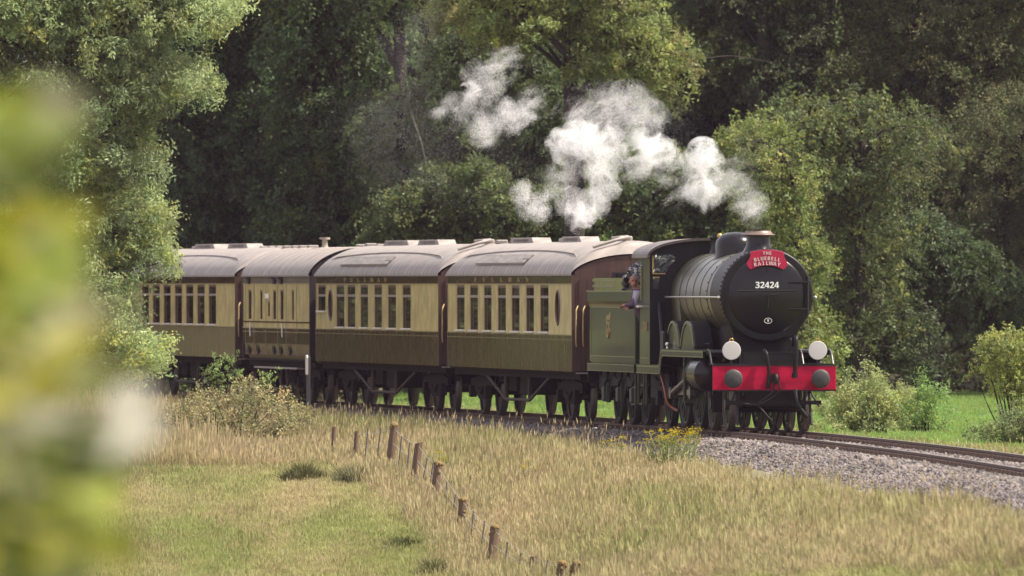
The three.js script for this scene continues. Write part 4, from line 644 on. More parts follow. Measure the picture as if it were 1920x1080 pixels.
// ---- wooded bank behind the train
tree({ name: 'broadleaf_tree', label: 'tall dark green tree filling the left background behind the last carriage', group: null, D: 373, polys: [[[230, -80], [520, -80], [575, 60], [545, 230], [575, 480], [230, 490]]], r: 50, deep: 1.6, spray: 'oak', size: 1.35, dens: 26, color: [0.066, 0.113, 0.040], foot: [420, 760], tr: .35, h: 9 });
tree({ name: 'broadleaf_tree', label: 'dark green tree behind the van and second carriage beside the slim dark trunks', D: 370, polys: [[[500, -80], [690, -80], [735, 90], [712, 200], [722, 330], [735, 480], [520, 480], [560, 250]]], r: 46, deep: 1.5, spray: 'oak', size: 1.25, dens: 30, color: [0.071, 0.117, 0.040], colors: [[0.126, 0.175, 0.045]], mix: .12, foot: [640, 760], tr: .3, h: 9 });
tree({ name: 'slim_tree', label: 'slim forked dark trunk with sparse leaves rising left of the drifting steam', D: 368, polys: [[[640, -80], [735, -80], [740, 40], [690, 70], [650, 20]], [[690, 170], [790, 165], [805, 250], [800, 345], [730, 350], [700, 330]], [[790, -80], [850, -80], [830, 20], [790, 40]], [[770, 380], [850, 360], [860, 470], [720, 470], [735, 400]]], r: 26, deep: .8, layers: 1, spray: 'oak', dens: 26, color: [0.088, 0.131, 0.038], foot: [760, 770], trunk: [[757, 330], [752, 190], [749, 60], [753, -80]], tr: .27, branches: [[.13, [749, 130], [715, 70], [690, 20], [680, -60]]], every: 2 });
{ const t = thing('dead_branch', 'bare pale forked dead branch hanging in the shade left of the steam', 'branch'); part('twigs', [limb([[772, 215], [790, 268], [797, 300]].map(([x, y]) => at(x, y, 364)), .02, .016), limb([[797, 298], [786, 318], [780, 338]].map(([x, y]) => at(x, y, 364)), .016, .008), limb([[797, 300], [806, 328], [814, 347]].map(([x, y]) => at(x, y, 364)), .016, .008), limb([[772, 215], [766, 190], [768, 160]].map(([x, y]) => at(x, y, 365)), .02, .012)], M(.09, .075, .065, { roughness: 1 }), t); }
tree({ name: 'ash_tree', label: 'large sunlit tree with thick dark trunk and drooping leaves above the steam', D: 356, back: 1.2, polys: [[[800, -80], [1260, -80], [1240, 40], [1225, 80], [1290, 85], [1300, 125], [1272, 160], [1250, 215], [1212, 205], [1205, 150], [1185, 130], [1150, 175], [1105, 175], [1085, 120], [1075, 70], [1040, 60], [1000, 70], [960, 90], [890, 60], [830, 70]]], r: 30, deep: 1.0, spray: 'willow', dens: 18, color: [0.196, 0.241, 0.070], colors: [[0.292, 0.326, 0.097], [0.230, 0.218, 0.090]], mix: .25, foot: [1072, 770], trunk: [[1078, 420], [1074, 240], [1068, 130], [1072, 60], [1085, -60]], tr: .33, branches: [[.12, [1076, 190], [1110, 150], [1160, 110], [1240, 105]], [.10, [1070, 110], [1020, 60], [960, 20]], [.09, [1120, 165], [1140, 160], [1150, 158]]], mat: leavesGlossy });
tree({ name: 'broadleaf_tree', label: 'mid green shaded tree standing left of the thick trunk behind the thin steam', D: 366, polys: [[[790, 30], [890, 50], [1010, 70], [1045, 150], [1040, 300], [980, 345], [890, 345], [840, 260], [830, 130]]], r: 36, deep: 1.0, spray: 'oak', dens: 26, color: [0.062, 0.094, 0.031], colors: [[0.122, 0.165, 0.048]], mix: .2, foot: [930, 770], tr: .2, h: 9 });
tree({ name: 'hedge_bush', label: 'green undergrowth showing just over the two front carriage roofs', category: 'bush', D: 361, polys: [[[720, 390], [800, 345], [905, 335], [1010, 385], [1010, 480], [720, 480]]], r: 30, deep: .9, spray: 'oak', dens: 26, color: [0.080, 0.115, 0.033], colors: [[0.156, 0.194, 0.052]], mix: .25, foot: [860, 770], tr: .12, h: 3.5 });
tree({ name: 'hedge_bush', label: 'dense green bush behind the cab roof and boiler under the steam', category: 'bush', D: 362, polys: [[[1000, 400], [1060, 370], [1130, 330], [1180, 300], [1290, 300], [1390, 330], [1420, 400], [1415, 560], [1000, 500]]], r: 32, deep: 1.0, spray: 'oak', dens: 28, color: [0.085, 0.131, 0.036], colors: [[0.144, 0.194, 0.051]], mix: .2, foot: [1220, 770], tr: .16, h: 4.5 });
tree({ name: 'broadleaf_tree', label: 'dark tree crown with bare hanging boughs at the top right of the steam', D: 379, polys: [[[1240, -560], [1560, -560], [1545, -80], [1520, 30], [1530, 120], [1470, 200], [1400, 175], [1330, 150], [1300, 60]]], r: 38, deep: 1.3, spray: 'oak', dens: 17, color: [0.065, 0.090, 0.032], colors: [[0.142, 0.176, 0.050]], mix: .22, foot: [1440, 760], tr: .3, h: 9, branches: [[.02, [1320, 110, -3], [1370, 105, -3], [1420, 112, -3], [1450, 118, -3]]], barkMat: M(.055, .046, .04, { roughness: 1 }) });
tree({ name: 'thorn_tree', label: 'thin olive brown tree crown with fine leaves in the top right corner', D: 380, polys: [[[1540, -480], [2050, -480], [1990, 200], [1900, 170], [1800, 215], [1740, 245], [1650, 235], [1570, 180], [1545, 80]]], r: 36, deep: 1.6, spray: 'fine', size: 1.15, dens: 30, color: [0.137, 0.148, 0.062], colors: [[0.209, 0.223, 0.097], [0.101, 0.137, 0.040]], mix: .35, foot: [1720, 760], tr: .25, h: 9, mat: leavesDull, branches: [[.05, [1680, 200], [1700, 120], [1720, 40], [1730, -60]], [.04, [1670, 90], [1680, 60], [1690, 20]]] });
tree({ name: 'thorn_tree', label: 'brownish thin leaved tree at the right edge of the wood', D: 371, polys: [[[1745, 240], [1830, 200], [1990, 160], [1990, 560], [1880, 530], [1830, 450], [1790, 370], [1740, 310]]], r: 34, deep: 1.2, spray: 'fine', size: 1.1, dens: 28, color: [0.123, 0.132, 0.062], colors: [[0.196, 0.205, 0.095], [0.087, 0.123, 0.043]], mix: .35, foot: [1890, 760], tr: .14, h: 4.5, mat: leavesDull });
tree({ name: 'field_maple', label: 'sunlit yellow green tree directly right of the chimney and smokebox', D: 347, polys: [[[1345, 300], [1400, 235], [1460, 225], [1500, 330], [1520, 420], [1540, 560], [1560, 690], [1470, 690], [1430, 620], [1420, 470], [1400, 380]]], r: 28, deep: .9, spray: 'hazel', size: .9, dens: 40, color: [0.175, 0.228, 0.061], colors: [[0.281, 0.301, 0.084]], mix: .25, foot: [1500, 770], tr: .16, h: 6 });
tree({ name: 'field_maple', label: 'broad green tree with layered boughs right of the locomotive', D: 351, polys: [[[1400, 200], [1520, 205], [1585, 185], [1680, 215], [1750, 245], [1765, 290], [1715, 330], [1700, 420], [1710, 500], [1680, 560], [1700, 650], [1560, 690], [1520, 560], [1500, 400], [1470, 250]]], r: 34, deep: 1.3, spray: 'hazel', dens: 18, color: [0.092, 0.122, 0.040], colors: [[0.171, 0.192, 0.055]], mix: .22, foot: [1610, 770], tr: .2, h: 7 });
tree({ name: 'hedge_bush', label: 'dark green leaning bush in the hollow at the right behind the sunlit meadow', category: 'bush', D: 357, polys: [[[1640, 440], [1720, 420], [1820, 470], [1900, 560], [1910, 640], [1850, 640], [1780, 560], [1690, 560], [1640, 600], [1540, 640], [1540, 560]]], r: 28, deep: .8, spray: 'oak', dens: 26, color: [0.068, 0.104, 0.037], foot: [1760, 760], tr: .14, h: 4 });
tree({ name: 'hedge_bush', label: 'low shaded bush at the foot of the wood right of the buffer beam', category: 'bush', D: 353, polys: [[[1540, 600], [1700, 590], [1760, 640], [1720, 700], [1640, 690], [1550, 700]]], r: 28, deep: .7, spray: 'oak', dens: 24, color: [0.050, 0.073, 0.028], foot: [1640, 760], tr: .1, h: 2 });
{ const w = thing('undergrowth', 'dark low undergrowth on the shaded floor of the wood', 'undergrowth', null, 'stuff'), cl = [];
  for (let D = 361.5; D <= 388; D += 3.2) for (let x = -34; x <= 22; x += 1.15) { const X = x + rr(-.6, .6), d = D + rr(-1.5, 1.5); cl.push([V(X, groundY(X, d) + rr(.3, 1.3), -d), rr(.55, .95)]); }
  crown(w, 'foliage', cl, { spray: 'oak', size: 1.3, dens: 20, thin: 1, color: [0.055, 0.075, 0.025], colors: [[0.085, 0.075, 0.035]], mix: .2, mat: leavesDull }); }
{ // the depth of the wood, where no single tree can be made out
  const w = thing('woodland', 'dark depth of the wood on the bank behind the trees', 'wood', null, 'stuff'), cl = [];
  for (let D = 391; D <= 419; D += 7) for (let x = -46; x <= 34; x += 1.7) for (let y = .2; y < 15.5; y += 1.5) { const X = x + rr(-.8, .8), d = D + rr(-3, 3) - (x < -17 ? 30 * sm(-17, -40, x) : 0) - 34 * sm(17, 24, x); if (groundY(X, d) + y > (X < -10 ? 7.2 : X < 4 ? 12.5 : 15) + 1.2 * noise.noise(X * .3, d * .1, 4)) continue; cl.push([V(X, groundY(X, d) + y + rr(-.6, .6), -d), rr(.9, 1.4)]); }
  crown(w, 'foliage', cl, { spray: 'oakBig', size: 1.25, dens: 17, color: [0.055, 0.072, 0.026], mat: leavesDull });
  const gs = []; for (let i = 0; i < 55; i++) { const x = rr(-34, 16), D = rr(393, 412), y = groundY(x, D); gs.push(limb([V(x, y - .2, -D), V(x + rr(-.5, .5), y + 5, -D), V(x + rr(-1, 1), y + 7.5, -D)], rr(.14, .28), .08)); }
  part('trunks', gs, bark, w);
}
// ---- the big ash in front of the last carriage
tree({ name: 'ash_tree', label: 'large pale green ash tree hanging over the last carriage at the left', D: 317, polys: [[[-80, -80], [350, -80], [440, -50], [445, 10], [400, 45], [330, 40], [300, 70], [290, 110], [345, 110], [375, 140], [372, 182], [330, 200], [300, 200], [310, 250], [325, 290], [300, 310], [262, 330], [255, 372], [285, 378], [298, 420], [325, 462], [315, 495], [270, 510], [235, 530], [232, 570], [262, 620], [305, 648], [300, 680], [255, 680], [235, 705], [-80, 715]]], r: 33, deep: 1.9, layers: 2, spray: 'ash', dens: 33, color: [0.291, 0.365, 0.161], colors: [[0.440, 0.514, 0.255], [0.376, 0.406, 0.132], [0.188, 0.271, 0.121]], mix: .35, foot: [70, 800], tr: .3, h: 10, mat: leavesGlossy, trunk: [[80, 600], [95, 350], [120, 120], [140, -60]], branches: [[.08, [120, 300], [190, 260], [250, 200]], [.07, [110, 200], [180, 120], [260, 60], [330, 20]]], every: 2 });
// ---- shrubs near the line
function shrub(o) {
  const t = thing(o.name, o.label, 'shrub', o.group), cl = [].concat(...o.polys.map((p) => clumpsIn(p, o.r, o.D, o.deep || .5, o.layers || 2)));
  const fx = (o.foot - 960) * o.D / FPX, fy = groundY(fx, o.D), gs = [];
  cl.forEach(([c], i) => { if (i % 2) return; const b = V(fx + (c.x - fx) * .45, groundY(fx, o.D) - .05, -o.D + rr(-.2, .2)); gs.push(limb([b, b.clone().lerp(c, .5).add(V(rr(-.1, .1), .1, 0)), c], .018, .006)); });
  const st = part('stems', gs, o.barkMat || bark, t); st.userData.kind = 'stuff';
  crown(t, 'foliage', cl, o);
  if (o.shoots) { const ims = o.shoots.map(([x, y0, y1]) => { const a = at(x, y0, o.D), h = (y0 - y1) * o.D / FPX; return [a, h]; }); SPRAY.shoot.forEach((g, k) => { const list = ims.filter((_, i) => i % 2 === k); if (!list.length) return; const im = new THREE.InstancedMesh(g, leaves, list.length * 3); list.forEach(([a, h], i) => { for (let j = 0; j < 3; j++) { qa.setFromEuler(new THREE.Euler(gauss() * .1, rnd() * 6, gauss() * .1)); im.setMatrixAt(i * 3 + j, m4.compose(a.clone().add(V(gauss() * .03, h * .3 * j, gauss() * .03)), qa, V(1, h / .55 * .55, 1).multiplyScalar(1))); im.setColorAt(i * 3 + j, cc.setRGB(o.color[0] * 1.1, o.color[1] * 1.1, o.color[2])); } }); im.name = 'shoots'; im.userData.kind = 'stuff'; t.add(im); }); }
  return t;
}
shrub({ name: 'willow_shrub', label: 'wide pale green shrub with upright shoots beyond the track right of the buffer beam', D: 302, polys: [[[1548, 808], [1550, 760], [1575, 735], [1610, 725], [1650, 720], [1690, 745], [1712, 770], [1720, 808]]], r: 17, deep: .6, spray: 'shrub', dens: 62, color: [0.309, 0.349, 0.151], colors: [[0.440, 0.467, 0.218], [0.235, 0.294, 0.101]], mix: .4, foot: 1640, shoots: [[1556, 745, 712], [1592, 740, 690], [1618, 735, 672], [1632, 730, 685], [1648, 730, 702], [1662, 730, 700], [1690, 750, 715], [1703, 755, 725]] });
shrub({ name: 'willow_shrub', label: 'brighter green shrub with two tall shoots at the right end of the wide pale shrub', D: 300, polys: [[[1705, 808], [1712, 770], [1730, 745], [1760, 735], [1772, 748], [1762, 780], [1752, 810]]], r: 14, deep: .4, spray: 'shrub', dens: 62, color: [0.192, 0.304, 0.083], colors: [[0.275, 0.385, 0.112]], mix: .3, foot: 1735, shoots: [[1724, 750, 708], [1734, 748, 690], [1752, 745, 725], [1768, 742, 735]] });
shrub({ name: 'hazel_tree', label: 'small yellow green tree with open branches at the right edge beyond the track', D: 307, polys: [[[1835, 665], [1850, 640], [1885, 626], [1930, 640], [1975, 650], [1975, 760], [1920, 760], [1880, 745], [1855, 712], [1822, 715], [1850, 690]]], r: 16, deep: .5, layers: 2, spray: 'hazel', size: .62, drop: .3, dens: 40, color: [0.256, 0.290, 0.084], colors: [[0.406, 0.428, 0.127]], mix: .3, foot: 1915 });
shrub({ name: 'bramble_bush', label: 'low grey green bush at the right edge below the small tree', D: 281, polys: [[[1835, 828], [1850, 805], [1880, 790], [1905, 775], [1975, 785], [1975, 838], [1890, 842]]], r: 15, deep: .5, spray: 'shrub', dens: 62, color: [0.157, 0.203, 0.078], colors: [[0.267, 0.302, 0.136]], mix: .35, foot: 1910 });
shrub({ name: 'sapling', label: 'slender bright green sapling in front of the gap between last carriage and van', D: 295, polys: [[[395, 690], [402, 672], [450, 670], [458, 685], [440, 700], [436, 716], [425, 712], [424, 695], [408, 698]], [[388, 702], [402, 700], [404, 722], [390, 722]]], r: 9, deep: .2, layers: 1, spray: 'hazel', size: .42, dens: 13, color: [0.247, 0.350, 0.104], foot: 428 });
shrub({ name: 'sapling', label: 'small leafy sprig standing beside the bramble mound below the luggage van', D: 290, polys: [[[478, 708], [500, 700], [522, 715], [526, 738], [508, 742], [490, 728]]], r: 9, deep: .2, layers: 1, spray: 'hazel', size: .42, dens: 13, color: [0.245, 0.334, 0.098], foot: 505 });
shrub({ name: 'bramble_bush', label: 'long grey brown mound of brambles in front of the track at the left', D: 283, polys: [[[290, 815], [330, 775], [370, 752], [430, 732], [480, 722], [525, 740], [565, 780], [585, 835], [550, 850], [500, 830], [450, 850], [390, 842], [340, 862], [300, 850]]], r: 16, deep: 1.8, spray: 'shrub', dens: 40, drop: .22, color: [0.255, 0.240, 0.121], colors: [[0.388, 0.333, 0.179], [0.194, 0.211, 0.086], [0.306, 0.260, 0.140], [0.255, 0.265, 0.125]], mix: .7, foot: 440, mat: leavesDull });
// ---- yellow ragwort
{
  const stemM = M(.20, .24, .08, { roughness: .9 }), flowerM = M(.72, .60, .03, { roughness: .8 });
  const make = (n, w, h, name, label) => { const t = thing(name, label, 'flower', 'yellow ragwort plants in the dry grass'), st = [], fl = []; for (let i = 0; i < n; i++) { const x = gauss() * w * .5, z = gauss() * w * .5, hh = h * rr(.65, 1.05), top = V(x * 1.3, hh, z * 1.3); st.push(bar([x * .6, 0, z * .6], top.toArray(), .008, 5)); for (let k = 0; k < 6; k++) st.push(bar([x * .6 + (top.x - x * .6) * k / 7, hh * k / 7, z], [x + gauss() * .07, hh * k / 7 + .05, z + gauss() * .07], .007, 4)); for (let k = 0; k < 9; k++) fl.push(T(new THREE.CylinderGeometry(rr(.014, .024), .01, .012, 6), top.x + gauss() * .055, hh + gauss() * .02, top.z + gauss() * .055)); } const s = part('stems', st, stemM, t); s.userData.kind = 'stuff'; const f = part('flower_heads', fl, flowerM, t); f.userData.kind = 'stuff'; return t; };
  const put = (t, px, D) => { const x = (px - 960) * D / FPX; t.position.set(x, groundY(x, D) - .02, -D); };
  put(make(42, .38, .74, 'ragwort', 'largest clump of yellow ragwort in the grass below the locomotive'), 1256, 254);
  put(make(10, .22, .64, 'ragwort', 'yellow ragwort at the right side of the largest ragwort clump'), 1292, 256);
  put(make(7, .2, .55, 'ragwort', 'small yellow ragwort in the grass below the tender'), 1150, 262);
  put(make(5, .16, .5, 'ragwort', 'small yellow ragwort beside the tall grass right of the fence'), 828, 262);
  put(make(4, .16, .6, 'ragwort', 'thin yellow ragwort low in the grass right of the top fence posts'), 990, 256);
  put(make(5, .14, .6, 'ragwort', 'small yellow ragwort at the foot of the white trackside sign'), 580, 297);
}
// ---- fence
const fencePosts = [[627, 800, 622, 271, .04, 0], [669, 808, 664, 268, .04, 0], [740, 797, 727, 264, .075, 1], [786, 830, 774, 259, .075, 0], [822, 869, 810, 254.5, .072, 1], [869, 937, 863, 248.5, .072, 1], [929, 989, 915, 241.8, .075, 1], [1001, 1043, 996, 237.5, .065, 0], [1054, 1056, 1050, 234.3, .075, 1], [1081, 1056, 1066, 234, .075, 1]];
const fenceX = (D) => { const f = fencePosts; for (let i = 1; i < f.length - 1; i++) if (D >= f[i][3]) { const t = (D - f[i][3]) / (f[i - 1][3] - f[i][3]), a = (f[i][2] - 960) * f[i][3] / FPX, b = (f[i - 1][2] - 960) * f[i - 1][3] / FPX; return a + (b - a) * Math.min(t, 6); } return (1070 - 960) * 234 / FPX + (234 - D) * .12; };
{
  const f = thing('wire_fence', 'leaning old post and wire fence running down through the dry grass', 'fence');
  const postAt = [];
  for (const [tx, ty, bx, D, r0, moss] of fencePosts) { const r = r0 * 1.08;
    const top = at(tx, ty, D), b = V((bx - 960) * D / FPX, 0, -D); b.y = groundY(b.x, D) - .2; postAt.push([b, top]);
    const g = new THREE.CylinderGeometry(r, r * 1.08, 1, 12, 8), p = g.attributes.position; for (let i = 0; i < p.count; i++) { const n = 1 + .12 * noise.noise(p.getX(i) * 20 + tx, p.getY(i) * 2, p.getZ(i) * 20); p.setX(i, p.getX(i) * n); p.setZ(i, p.getZ(i) * n); if (p.getY(i) > .49) p.setY(i, .5 + p.getX(i) * .35); }
    const d = top.clone().sub(b), len = d.length(); g.scale(1, len, 1).applyQuaternion(qa.setFromUnitVectors(UPV, d.normalize())).translate((b.x + top.x) / 2, (b.y + top.y) / 2, (b.z + top.z) / 2); g.computeVertexNormals();
    const m = part('post', g, wood, f);
    if (moss) { const q = qa.clone(), caps = [T(new THREE.SphereGeometry(r * 1.06, 14, 8, 0, 6.3, 0, 1.5).scale(1, .8, 1), 0, -.01, 0)]; for (let i = 0; i < 12; i++) { const a = rnd() * 6.28, y = -Math.pow(rnd(), 1.7) * (tx === 822 || tx === 869 ? .45 : .2); caps.push(T(new THREE.SphereGeometry(rr(.014, .034), 6, 5).scale(1, 1.2, 1), Math.cos(a) * r * .93, y, Math.sin(a) * r * .93)); } const mo = part('lichen', caps.map((c) => c.applyQuaternion(q).translate(top.x, top.y, top.z)), lichen, m); mo.userData.kind = 'stuff'; }
  }
  const stakes = [[690, 804, 682, 266.8], [714, 803, 704, 265.4], [753, 818, 745, 262.3], [768, 830, 761, 260.6], [802, 854, 787, 257.5], [813, 864, 802, 256], [838, 903, 833, 252.5], [854, 927, 847, 250.5], [888, 958, 881, 246.3], [909, 977, 898, 244], [952, 1016, 943, 240.4], [977, 1037, 968, 239], [1027, 1050, 1019, 236]];
  const sg = M(.17, .15, .145, { roughness: .9, map: grain });
  for (const [tx, ty, bx, D] of stakes) { const a = at(tx, ty, D), x = (bx - 960) * D / FPX; part('stake', bar([x, groundY(x, D) - .1, -D], a.toArray(), .017, 6), sg, f); }
  const wires = [.93, .68, .42]; for (const w of wires) for (let i = 1; i < postAt.length - 2; i++) { const a = postAt[i][0].clone().lerp(postAt[i][1], w), b = postAt[i + 1][0].clone().lerp(postAt[i + 1][1], w), m = a.clone().lerp(b, .5); m.y -= .03; part('wire', tube([a.toArray(), m.toArray(), b.toArray()], .0045, 8, 5), wireM, f); }
}
{ // trackside sign
  const t = thing('trackside_sign', 'narrow white trackside sign on a dark post in front of the second carriage', 'sign'), D = 303, x = (578 - 960) * D / FPX, y = groundY(x, D), up = (664 - 530) * -D / FPX + EYE - y;
  t.position.set(x, y - .1, -D); t.rotation.y = .16;
  part('sign_post', rbox(.085, up + .02, .07, .01, 0, up / 2 + .05, 0), M(.045, .04, .042, { roughness: .8 }), t);
  part('sign_plate', T(extr([[-.2, 0], [.2, 0], [.2, .38], [.14, .44], [-.14, .44], [-.2, .38]], .03).rotateY(Math.PI / 2 - .06), -.05, up - .36, 0), white, t);
}
// ---- grass
function tuft({ n, h, w, r, bend, seeds = 0, wide = 1 }) {
  const pos = [], idx = [];
  for (let i = 0; i < n; i++) {
    const a = rnd() * 6.28, R = r * Math.sqrt(rnd()), x = Math.cos(a) * R, z = Math.sin(a) * R, l = h * rr(.45, 1.1), b = bend * l * rr(.2, 1.2), da = a + gauss() * .8, dx = Math.cos(da) * b, dz = Math.sin(da) * b, fa = rnd() * 6.28, wx = Math.cos(fa) * w * wide / 2, wz = Math.sin(fa) * w * wide / 2, k = pos.length / 3;
    pos.push(x - wx, -.03, z - wz, x + wx, -.03, z + wz, x + dx * .35 - wx * .8, l * .6, z + dz * .35 - wz * .8, x + dx * .35 + wx * .8, l * .6, z + dz * .35 + wz * .8, x + dx, l * (1 - .25 * bend), z + dz);
    idx.push(k, k + 1, k + 2, k + 1, k + 3, k + 2, k + 2, k + 3, k + 4);
    if (rnd() < seeds) { const q = pos.length / 3, s = w * 1.9, ty = l * (1 - .25 * bend); pos.push(x + dx, ty - .05, z + dz, x + dx + s * Math.cos(fa), ty + .02, z + dz + s * Math.sin(fa), x + dx * 1.1, ty + .11, z + dz * 1.1, x + dx - s * Math.cos(fa), ty + .02, z + dz - s * Math.sin(fa)); idx.push(q, q + 1, q + 2, q, q + 2, q + 3); }
  }
  return rawGeo(pos, idx);
}
{
  const tall = [0, 1, 2].map(() => tuft({ n: 44, h: .42, w: .0085, r: .30, bend: .5, seeds: .35 })), mid = [0, 1].map(() => tuft({ n: 46, h: .25, w: .010, r: .27, bend: .6, seeds: .1 })), stalk = [0, 1].map(() => tuft({ n: 9, h: .78, w: .0075, r: .3, bend: .38, seeds: .85 })), low = [0, 1, 2].map(() => tuft({ n: 50, h: .115, w: .011, r: .26, bend: .75 }));
  const gm = new THREE.MeshPhysicalMaterial({ color: 0xffffff, roughness: .97, transmission: .35, thickness: 0, specularIntensity: .4 });
  const straw = [.49, .405, .225], tan = [.40, .315, .18], green = [.235, .26, .085], bright = [.285, .32, .105], brown = [.30, .215, .13], pink = [.46, .36, .225];
  const mixc = (a, b, t) => a.map((v, i) => v + (b[i] - v) * Math.max(0, Math.min(1, t)));
  const lists = { stalk: stalk.map(() => []), tall: tall.map(() => []), mid: mid.map(() => []), low: low.map(() => []) };
  const add = (kind, x, D, s, c, hs = 1) => { const L = lists[kind], k = Math.floor(rnd() * L.length); qa.setFromEuler(new THREE.Euler(gauss() * .06, rnd() * 6.28, gauss() * .06)); L[k].push([m4.clone().compose(V(x, groundY(x, D) - .01, -D), qa, V(s, s * hs, s)), c]); };
  for (let i = 0; i < 118000; i++) {
    const D = 150 + 200 * Math.pow(rnd(), 1.15), px = rr(60, 2000), x = (px - 960) * D / FPX, p = perp(x, D); if (p < 3.25 - 1.0 * sm(276, 305, D) - .55 * sm(216, 196, D) + .2 * Math.sin(D * .9)) continue;
    const py = HOR + (EYE - groundY(x, D)) * FPX / D; if (py > 1125) continue;
    const fx = fenceX(D), dl = fx - x, n1 = fbm(x * .55, D * .075, 3, 3), n2 = fbm(x * 1.6 + 9, D * .2, 8, 3), v = rr(.9, 1.1);
    const mown = D < 269 && dl > .55 + .4 * n2 && py > 862 + 40 * n1;
    let c;
    if (mown) {
      c = mixc(mixc(straw, bright, .72 + 1.3 * n1), tan, .04 + .8 * n2); add('low', x, D, rr(.8, 1.3), c.map((q) => q * v), rr(.8, 1.4));
      if (rnd() < .12 + .9 * Math.max(0, n2 + n1 * .5)) add(rnd() < .25 ? 'tall' : 'mid', x, D, rr(.5, .9), mixc(tan, green, rnd() + n1).map((q) => q * v), .8);
    } else {
      const bank = sm(640, 540, px) * sm(268, 274, D); const edge = (.18 + .82 * sm(2.8, 6, p)) * (1 + .6 * bank * (.5 + n2)) * (.42 + .58 * sm(.8, 2.6, Math.abs(dl))), g = (D < 246 ? .46 : .2) + 1.3 * n1 + .5 * n2;
      c = mixc(mixc(straw, tan, .5 + n2 * 1.6), green, g * (p > 4 ? 1 : .6)); if (rnd() < .1) c = mixc(c, brown, .7); if (dl > -1 && dl < 4.5) c = mixc(c, pink, .55); if (rnd() < (.05 + .25 * Math.max(0, n2)) * sm(.6, 1.6, Math.abs(dl))) add('stalk', x, D, rr(.7, 1), mixc(straw, pink, rnd()).map((q) => q * v * .95), rr(.6, 1.05));
      if (rnd() < (.62 - .5 * (g - .3)) * (.35 + .65 * edge)) add('tall', x, D, rr(.7, 1.15), c.map((q) => q * v), (.5 + .5 * edge) * Math.max(.4, .98 + 1.2 * n2 + .7 * n1)); else if (rnd() < .4 + .6 * edge) add('mid', x, D, rr(.8, 1.25), mixc(c, green, .35).map((q) => q * v), rr(.7, 1.2));
    }
  }
  for (let i = 0; i < 12000; i++) { // rough grass on the far side of the line and the meadow beyond
    const D = 255 + 108 * rnd(), px = rr(250, 1960), x = (px - 960) * D / FPX, p = perp(x, D); if (p > -2.9) continue;
    const n1 = fbm(x * .6, D * .1, 4, 3), near = p > -5.2;
    add(near ? (rnd() < .9 ? 'mid' : 'tall') : 'low', x, D, rr(.8, 1.3), (near ? mixc(straw, green, .65 + n1) : mixc(bright, green, .3 + n1)).map((q, k) => q * rr(.85, 1.15) * (near ? 1 : [.8, 1.05, .8][k])), near ? rr(.3, .65) : rr(.8, 1.3));
  }
  const lab = { stalk: ['long thin seeding grass stalks standing above the verge', 'grass_stalks'], tall: ['tall dry seeding grass on the verge and bank', 'tall_grass'], mid: ['tufted green and straw coloured grass of the verge', 'tufted_grass'], low: ['short pale green grass of the field', 'short_grass'] };
  for (const kind of ['stalk', 'tall', 'mid', 'low']) { const t = thing(lab[kind][1], lab[kind][0], 'grass', null, 'stuff'); lists[kind].forEach((L, k) => { const im = new THREE.InstancedMesh({ stalk, tall, mid, low }[kind][k], gm, L.length); L.forEach(([m, c], i) => { im.setMatrixAt(i, m); im.setColorAt(i, cc.setRGB(...c)); }); im.name = 'blades'; im.castShadow = im.receiveShadow = true; im.userData.kind = 'stuff'; t.add(im); }); }
}
// ---- rushes and tussocks
{
  const rg = [0, 1].map(() => tuft({ n: 60, h: .5, w: .013, r: .12, bend: .5 })), rm = new THREE.MeshStandardMaterial({ color: 0xffffff, roughness: 1 });
  const rush = (label, px, D, w, h, n, c) => { const t = thing('rush_clump', label, 'rushes'), im = new THREE.InstancedMesh(rg[n % 2], rm, n); for (let i = 0; i < n; i++) { const x = (px - 960) * D / FPX + gauss() * w, d = D + gauss() * w * 1.4, k = Math.exp(-Math.pow((x - (px - 960) * D / FPX) / w, 2) * .4); qa.setFromEuler(new THREE.Euler(gauss() * .16, rnd() * 6, gauss() * .16)); im.setMatrixAt(i, m4.compose(V(x, groundY(x, d) - .03, -d), qa, V(1, h / .5 * (.45 + .55 * k) * rr(.7, 1.1), 1))); const v = rr(.7, 1.3); im.setColorAt(i, cc.setRGB(...c.map((q) => q * v))); } im.name = 'blades'; im.userData.kind = 'stuff'; im.castShadow = im.receiveShadow = true; t.add(im); };
  rush('dark rush clump at the foot of the bank left of the tallest fence posts', 566, 263, .17, .52, 34, [.10, .10, .035]);
  rush('grey green rush clump on the bank between the dark clump and the fence', 658, 262, .2, .5, 34, [.15, .145, .07]);
  rush('dark tussock at the edge of the mown field left of the middle fence post', 752, 247, .14, .30, 26, [.085, .10, .03]);
  rush('dull green tussock by the fence near the bottom of the picture', 812, 242.5, .15, .36, 26, [.12, .12, .045]);
}
